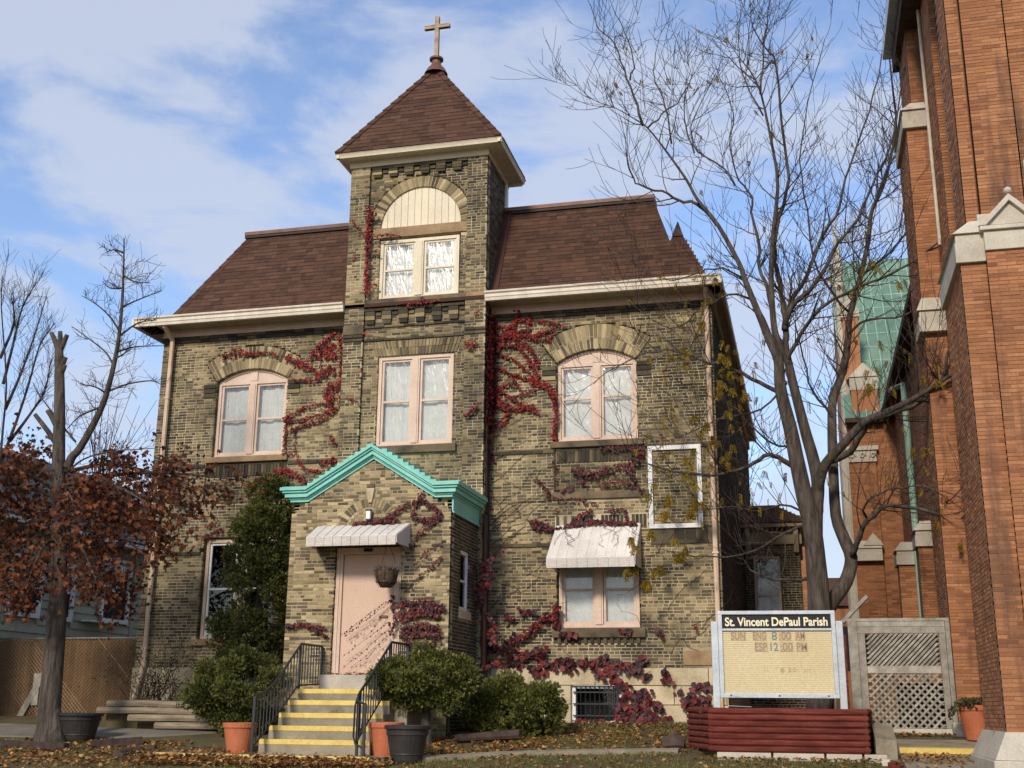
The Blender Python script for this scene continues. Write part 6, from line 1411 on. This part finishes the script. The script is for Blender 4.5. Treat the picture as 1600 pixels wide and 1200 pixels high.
# maple at left
r = random.Random(31); MY = -3.7
MP = thing('maple_tree', 'lopped maple with rust brown leaves on low branches beside the brown pot', 'tree', (-5.4, -3.7, .35))
trunk = MB(); fine = MB(); lf = MB()
def addlimb(px, r0, r1, y0=0, dy=0, n=10, t=trunk):
    p = smooth_path(limb3(px, MY+y0, dy), 3); k = len(p); t.tube(p, [r0+(r1-r0)*i/(k-1) for i in range(k)], n); return p
addlimb([(70, 1172), (74, 1150), (77, 1110), (82, 1050), (87, 990), (90, 950), (92, 900), (92, 820), (91, 750), (92, 700), (93, 640), (93, 590), (92, 545)], .215, .08, n=14)
trunk.tube([PY(60, 1172, MY), PY(70, 1140, MY), PY(78, 1080, MY)], [.17, .14, .1], 8); trunk.tube([PY(92, 1172, MY-.1), PY(86, 1140, MY), PY(82, 1080, MY)], [.16, .13, .1], 8)
for px in ([(92, 550), (85, 530), (80, 520)], [(92, 552), (94, 530), (94, 518)], [(94, 548), (101, 532), (105, 523)], [(95, 585), (102, 570)], [(95, 575), (103, 558)], [(86, 690), (72, 670), (55, 648)], [(88, 665), (80, 650), (74, 642)]): addlimb(px, .055, .04)
p1 = addlimb([(103, 738), (112, 715), (125, 700), (150, 655), (165, 620), (178, 570), (186, 525), (191, 470), (193, 420), (194, 372)], .085, .012)
SB = [[(108, 735), (130, 718), (170, 706), (245, 700)], [(118, 690), (100, 668), (60, 615), (52, 598)], [(178, 572), (165, 550), (140, 530), (112, 510)], [(188, 520), (172, 495), (150, 475), (128, 462)], [(187, 525), (215, 505), (245, 500)], [(191, 480), (212, 470), (250, 455)], [(183, 550), (210, 542), (258, 540)], [(168, 612), (200, 600), (235, 595), (250, 600)], [(166, 615), (150, 605), (125, 600)], [(160, 635), (125, 650), (105, 670)], [(193, 430), (210, 440), (235, 442)], [(193, 450), (172, 450), (160, 440)], [(193, 395), (178, 390), (165, 395)], [(180, 560), (190, 555), (205, 545)]]
for px in SB:
    p = addlimb(px, .022, .007, 0, r.uniform(-.6, .6), 5)
    for k in range(9): i = r.randint(1, len(p)-2); twigs(fine, p[i], (p[i+1]-p[i]).normalized()*.6+Vector((r.uniform(-.7, .7), r.uniform(-.7, .7), r.uniform(-.3, .8))), r.uniform(.15, .5), .006, r, 1, .2, 3, .3, None, .0035)
for k in range(70): i = r.randint(4, len(p1)-2); twigs(fine, p1[i], Vector((r.uniform(-1, 1), r.uniform(-1, 1), r.uniform(0, .8))), r.uniform(.15, .6), .006, r, 1, .2, 3, .3, None, .0035)
# low leafy boughs: free in depth, all rooted on the trunk
ends = []
for (v0, u1, v1, dy) in [(760, 385, 752, .9), (780, 300, 800, -.5), (800, 290, 860, .2), (820, 240, 880, -1.0), (790, 200, 780, 1.2), (840, 150, 905, -1.2), (760, 20, 720, .8), (780, -20, 790, -.5), (820, -30, 880, .4), (850, 40, 920, -.9), (770, -20, 730, -1.2), (800, 60, 850, 1.3), (760, 250, 800, -1.4), (740, 300, 760, .3), (880, 200, 930, .5), (870, 10, 935, .6), (780, 120, 800, -1.5)]:
    u0 = 92; px = [(u0, v0), (u0+(u1-u0)*.35, v0+(v1-v0)*.2-18), (u0+(u1-u0)*.7, v0+(v1-v0)*.6-14), (u1, v1)]
    p = addlimb(px, .045, .008, 0, dy, 6); ends.append(p)
    for k in range(16): i = r.randint(2, len(p)-2); twigs(fine, p[i], (p[i+1]-p[i]).normalized()*.6+Vector((r.uniform(-.7, .7), r.uniform(-.7, .7), r.uniform(-.6, .5))), r.uniform(.25, .7), .007, r, 1, 0, 3, .3, ends_t := (globals().setdefault('mtips', [])), .0035)
for t in mtips:
    for k in range(7):
        c = t+Vector((r.gauss(0, .13), r.gauss(0, .15), r.gauss(-.03, .12))); leaf(lf, c, Vector((r.uniform(-.7, .7), r.uniform(-.7, .7), -1)), Vector((r.uniform(-1, 1), r.uniform(-1, .3), r.uniform(-.2, 1))), r.uniform(.05, .11), LEAF_MAPLE, .35)
addlimb([(94, 800), (122, 782), (152, 768)], .05, .035)
for k in range(26):
    b = PY(150+r.gauss(0, 5), 768+r.gauss(0, 3), MY); t = PY(r.gauss(178, 26), r.uniform(600, 740), MY+r.uniform(-.4, .4)); mid = b.lerp(t, .5)+Vector((r.uniform(-.08, .08), r.uniform(-.1, .1), 0))
    fine.tube(smooth_path([b, mid, t], 4), [.009-.0007*i for i in range(9)], 4, False)
    twigs(fine, mid, (t-mid)+Vector((r.uniform(-.4, .4), 0, .2)), r.uniform(.2, .5), .005, r, 1, .2, 3, .2, None, .0035)
trunk.build('trunk', m_bark, MP, smooth=True); fine.build('branches', m_twig, MP, kind='stuff'); lf.build('leaves', m_maple, MP, kind='stuff')
print('maple leaves', len(lf.f))
# bare sapling at the edge and sucker shrub behind the maple
r = random.Random(41)
S1 = thing('bare_sapling', 'slender leafless sapling standing by the grey house roof', 'tree', tuple(PY(-15, 1120, -.9))); o = MB(); f = MB()
for px in ([(-12, 1120), (-8, 900), (2, 700), (10, 600), (2, 480), (4, 430)], [(2, 720), (25, 660), (45, 600), (62, 540), (85, 505)], [(8, 640), (30, 590), (52, 530), (72, 465)], [(5, 600), (20, 540), (35, 480), (58, 440)], [(15, 690), (45, 650), (70, 610), (80, 560)], [(0, 560), (22, 505), (18, 465)]):
    p = smooth_path(limb3(px, -.9, r.uniform(-.4, .4)), 3); n = len(p); o.tube(p, [.03*(1-i/n)+.006 for i in range(n)], 6)
    for k in range(22): i = r.randint(n//3, n-2); twigs(f, p[i], (p[i+1]-p[i]).normalized()+Vector((r.uniform(-.6, .6), r.uniform(-.6, .6), .3)), r.uniform(.3, .9), .006, r, 1, .2, 3, .2, None, .0035)
o.build('trunk', m_twig, S1); f.build('branches', m_twig, S1, kind='stuff')
# ------------------------------------------------------------------ evergreen shrubs
def evergreen(name, label, base, clumps, n, size, m, seed, trunk_pts, up=.3, cat='shrub', skin=.75):
    """clumps: (centre, radii): sprays lie near the skin of each clump"""
    r = random.Random(seed); T = thing(name, label, cat, base); o = MB(); t = MB(); br = MB()
    for p, rad in trunk_pts: t.tube(p, rad, 7)
    tot = sum(c[1][0]*c[1][2] for c in clumps)
    for c, ra in clumps:
        c = Vector(c); k = int(n*ra[0]*ra[2]/tot); hub = Vector(trunk_pts[0][0][-1]); hub.z = min(hub.z, c.z)
        t.tube([hub, hub.lerp(c, .6)-Vector((0, 0, .03)), c], [.02, .014, .006], 4, False)
        for _ in range(k):
            d = Vector((r.gauss(0, 1), r.gauss(0, 1), r.gauss(0, 1))).normalized(); f = r.uniform(skin-.35, 1.05)
            p = c+Vector((d.x*ra[0], d.y*ra[1], d.z*ra[2]))*f
            dd = (d+Vector((r.uniform(-.4, .4), r.uniform(-.4, .4), up+r.uniform(-.3, .3)))).normalized()
            nn = Vector((r.uniform(-1, 1), r.uniform(-1, 1), r.uniform(-.2, 1)))
            L_ = size*r.uniform(.7, 1.3); dia(o, p, dd, nn, L_, L_*.20)
            tt, b, _n = basis(dd, nn)
            for s in (-1, 1): dia(o, p+tt*L_*.25, tt*.8+b*s*.7, _n, L_*.6, L_*.14)
    t.build('trunk', m_bark, T); o.build('foliage', m, T, kind='stuff'); return T
r = random.Random(51)
def shell(cx, cy, cz, rx, ry, rz, n, cr, zmin=None, prof=None):
    cl = []
    for _ in range(n*4):
        d = Vector((r.gauss(0, 1), r.gauss(0, 1), r.gauss(0, 1))).normalized(); f = r.uniform(.55, .92)
        p = (cx+d.x*rx*f, cy+d.y*ry*f, cz+d.z*rz*f)
        if zmin is not None and p[2] < zmin: continue
        if d.y > .5: continue
        q = cr*r.uniform(.7, 1.25); cl.append((p, (q, q, q*.75)))
        if len(cl) >= n: break
    return cl
# tall arborvitae beside the porch: wide at the foot, leaning crown
cl = []
for i in range(95):
    h = r.uniform(0, 1); z = 1.75+h*3.5
    wid = (.98-.15*h) if h < .55 else .90-(h-.55)*1.15
    cx = -3.05+.28*h; an = r.uniform(-PI, PI)*.62-PI/2; rr_ = wid*r.uniform(.35, .92)
    if .25 < h < .62 and r.random() < .35 and abs(math.cos(an)) < .6: continue
    cl.append(((cx+rr_*math.cos(an), -.95+.75*wid*math.sin(an)*r.uniform(.4, .95), z), (.22, .22, .2)))
evergreen('arborvitae', 'tall ragged evergreen covering the lower left window beside the porch', (-3.0, -.95, .9), cl, 22000, .07, m_ever, 52, [([(-3.05, -.95, .85), (-3.0, -.93, 2.5), (-2.85, -.95, 4.4)], [.09, .07, .03])], up=.5)
evergreen('rounded_shrub', 'rounded green shrub left of the steps behind the terracotta pot', (-2.5, -2.3, .5), shell(-2.5, -2.45, 1.22, .93, .8, .68, 46, .24), 15000, .066, m_ever, 53, [([(-2.5, -2.4, .4), (-2.5, -2.4, 1.1)], [.08, .05])], up=.4)
evergreen('dome_shrub', 'clipped dome shaped evergreen on a bare trunk right of the steps', (1.28, -3.2, .4), shell(1.22, -3.25, 1.40, .86, .8, .52, 54, .21, zmin=1.05), 17000, .062, m_yew, 54, [([(1.28, -3.2, .35), (1.26, -3.2, 1.2)], [.1, .06])], up=.35)
evergreen('spreading_yew', 'low spreading yew in front of the stone base', (2.35, -1.9, .5), shell(2.42, -1.95, .96, .92, .72, .52, 52, .22), 16000, .072, m_yew, 55, [([(2.35, -1.9, .45), (2.35, -1.9, .95)], [.07, .05])], up=.45)
evergreen('dome_shrub', 'dark low shrub filling the gap between the dome shrub and the spreading yew', (1.75, -1.6, .5), shell(1.72, -1.25, .9, .45, .45, .4, 12, .2), 2600, .09, m_ever, 56, [([(1.7, -1.4, .5), (1.7, -1.4, .95)], [.06, .04])])
# wild shrub by the left downspout
WS = thing('wild_shrub', 'straggly thin shrub growing by the foot of the rusty downspout', 'shrub', (-5.1, -.9, .9)); o = MB(); lf = MB(); r = random.Random(61); wt = []
for k in range(40):
    b = Vector((-5.05+r.gauss(0, .22), -.9+r.gauss(0, .15), .92)); twigs(o, b, Vector((r.gauss(0, .55), r.gauss(0, .3), 1)), r.uniform(.5, 1.35), .009, r, 1, .1, 4, .25, wt, .0035)
for t in wt:
    for k in range(3): dia(lf, t+Vector((r.gauss(0, .1), r.gauss(0, .1), r.gauss(-.08, .13))), Vector((r.uniform(-1, 1), r.uniform(-1, 1), r.uniform(-.5, .6))), Vector((r.uniform(-1, 1), -1, r.uniform(0, 1))), .055, .016)
o.build('stems', m_twig, WS, kind='stuff'); lf.build('leaves', m_shrub, WS, kind='stuff')
# trailing plant in the church pot
lf = MB()
for k in range(420):
    an = r.uniform(0, 2*PI); q = r.uniform(0, .3); x = 9.90+q*math.cos(an)-.14; c = Vector((x, -1.95+q*math.sin(an), 1.04+r.uniform(0, .12)-max(0, 9.66-x)*1.0)); dia(lf, c, Vector((r.uniform(-1, .6), r.uniform(-1, .5), r.uniform(-.2, .9))), Vector((0, -1, .6)), .07, .028)
lf.build('plant', m_shrub, PC3, kind='stuff')
# ------------------------------------------------------------------ grass and fallen leaves
r = random.Random(71); g = MB()
def blocked(x, y):
    if -2.8 < x < 1.2 and y > -5.1: return True
    if 5.4 < x < 8.4 and -4.2 < y < -2.7: return True
    if 8.3 < x and y > -8: return True
    return False
for k in range(95000):
    if k % 5: x = r.uniform(-6.5, 9.4); y = r.uniform(-8.0, -3.3)
    else: x = r.uniform(2.6, 6.2); y = r.uniform(-3.4, -.1)
    if blocked(x, y) or (x < -1 and r.random() < .5): continue
    if noise.noise(Vector((x*1.3, y*1.3, 4)))+r.uniform(-.35, .35) < (-.12 if y < -3.5 else .12): continue
    z = GZ(x, y)-.005; h = r.uniform(.025, .065); a = r.uniform(0, PI); w_ = .0045; dx, dy = w_*math.cos(a), w_*math.sin(a); lx, ly = r.uniform(-.03, .03), r.uniform(-.03, .03)
    g.tri((x-dx, y-dy, z), (x+dx, y+dy, z), (x+lx, y+ly, z+h))
GRS = g.build('lawn_grass', m_grass, None, kind='stuff'); tag(GRS, 'thin autumn lawn grass in front of the house', 'grass')
fl = MB()
def litter(n, x0, x1, y0, y1, zf, s0=.03, s1=.07):
    for k in range(n):
        x = r.uniform(x0, x1); y = r.uniform(y0, y1)
        z = zf(x, y)+r.uniform(.0, .02); leaf(fl, Vector((x, y, z)), Vector((r.uniform(-1, 1), r.uniform(-1, 1), r.uniform(-.1, .35))), Vector((r.uniform(-.7, .7), r.uniform(-.7, .7), 1)), r.uniform(s0, s1), LEAF_MAPLE if k % 3 == 0 else LEAF_CREEP, .3)
litter(5200, -7, 9.3, -8, -3.6, GZ); litter(2600, 2.4, 6.0, -3.6, -.05, GZ); litter(2200, -2.6, 1.4, -5.75, -5.05, lambda x, y: GZ(x, y)+r.uniform(0, .05), .05, .09)
litter(1200, -6, -2.8, -6, -3.4, GZ, .05, .09); litter(700, 1.2, 3.3, -4.6, -2.4, GZ, .05, .09); litter(260, 8.6, 9.9, -4.4, -3.5, lambda x, y: GZ(x, y)+.02); litter(160, -2.4, -1.0, -4.9, -4.0, lambda x, y: .27, .05, .08); litter(200, 8.4, 9.6, -1.5, -1.1, lambda x, y: .62); litter(500, -5.3, -1.9, -2.0, -.3, lambda x, y: .94); litter(260, 5.7, 8.2, -3.9, -2.95, lambda x, y: .94); litter(220, 5.9, 8.3, -4.35, -4.18, lambda x, y: GZ(x, y)+.02)
tag(fl.build('fallen_leaves', m_fallen, None, kind='stuff'), 'dry brown and orange leaves scattered on the ground', 'leaves')
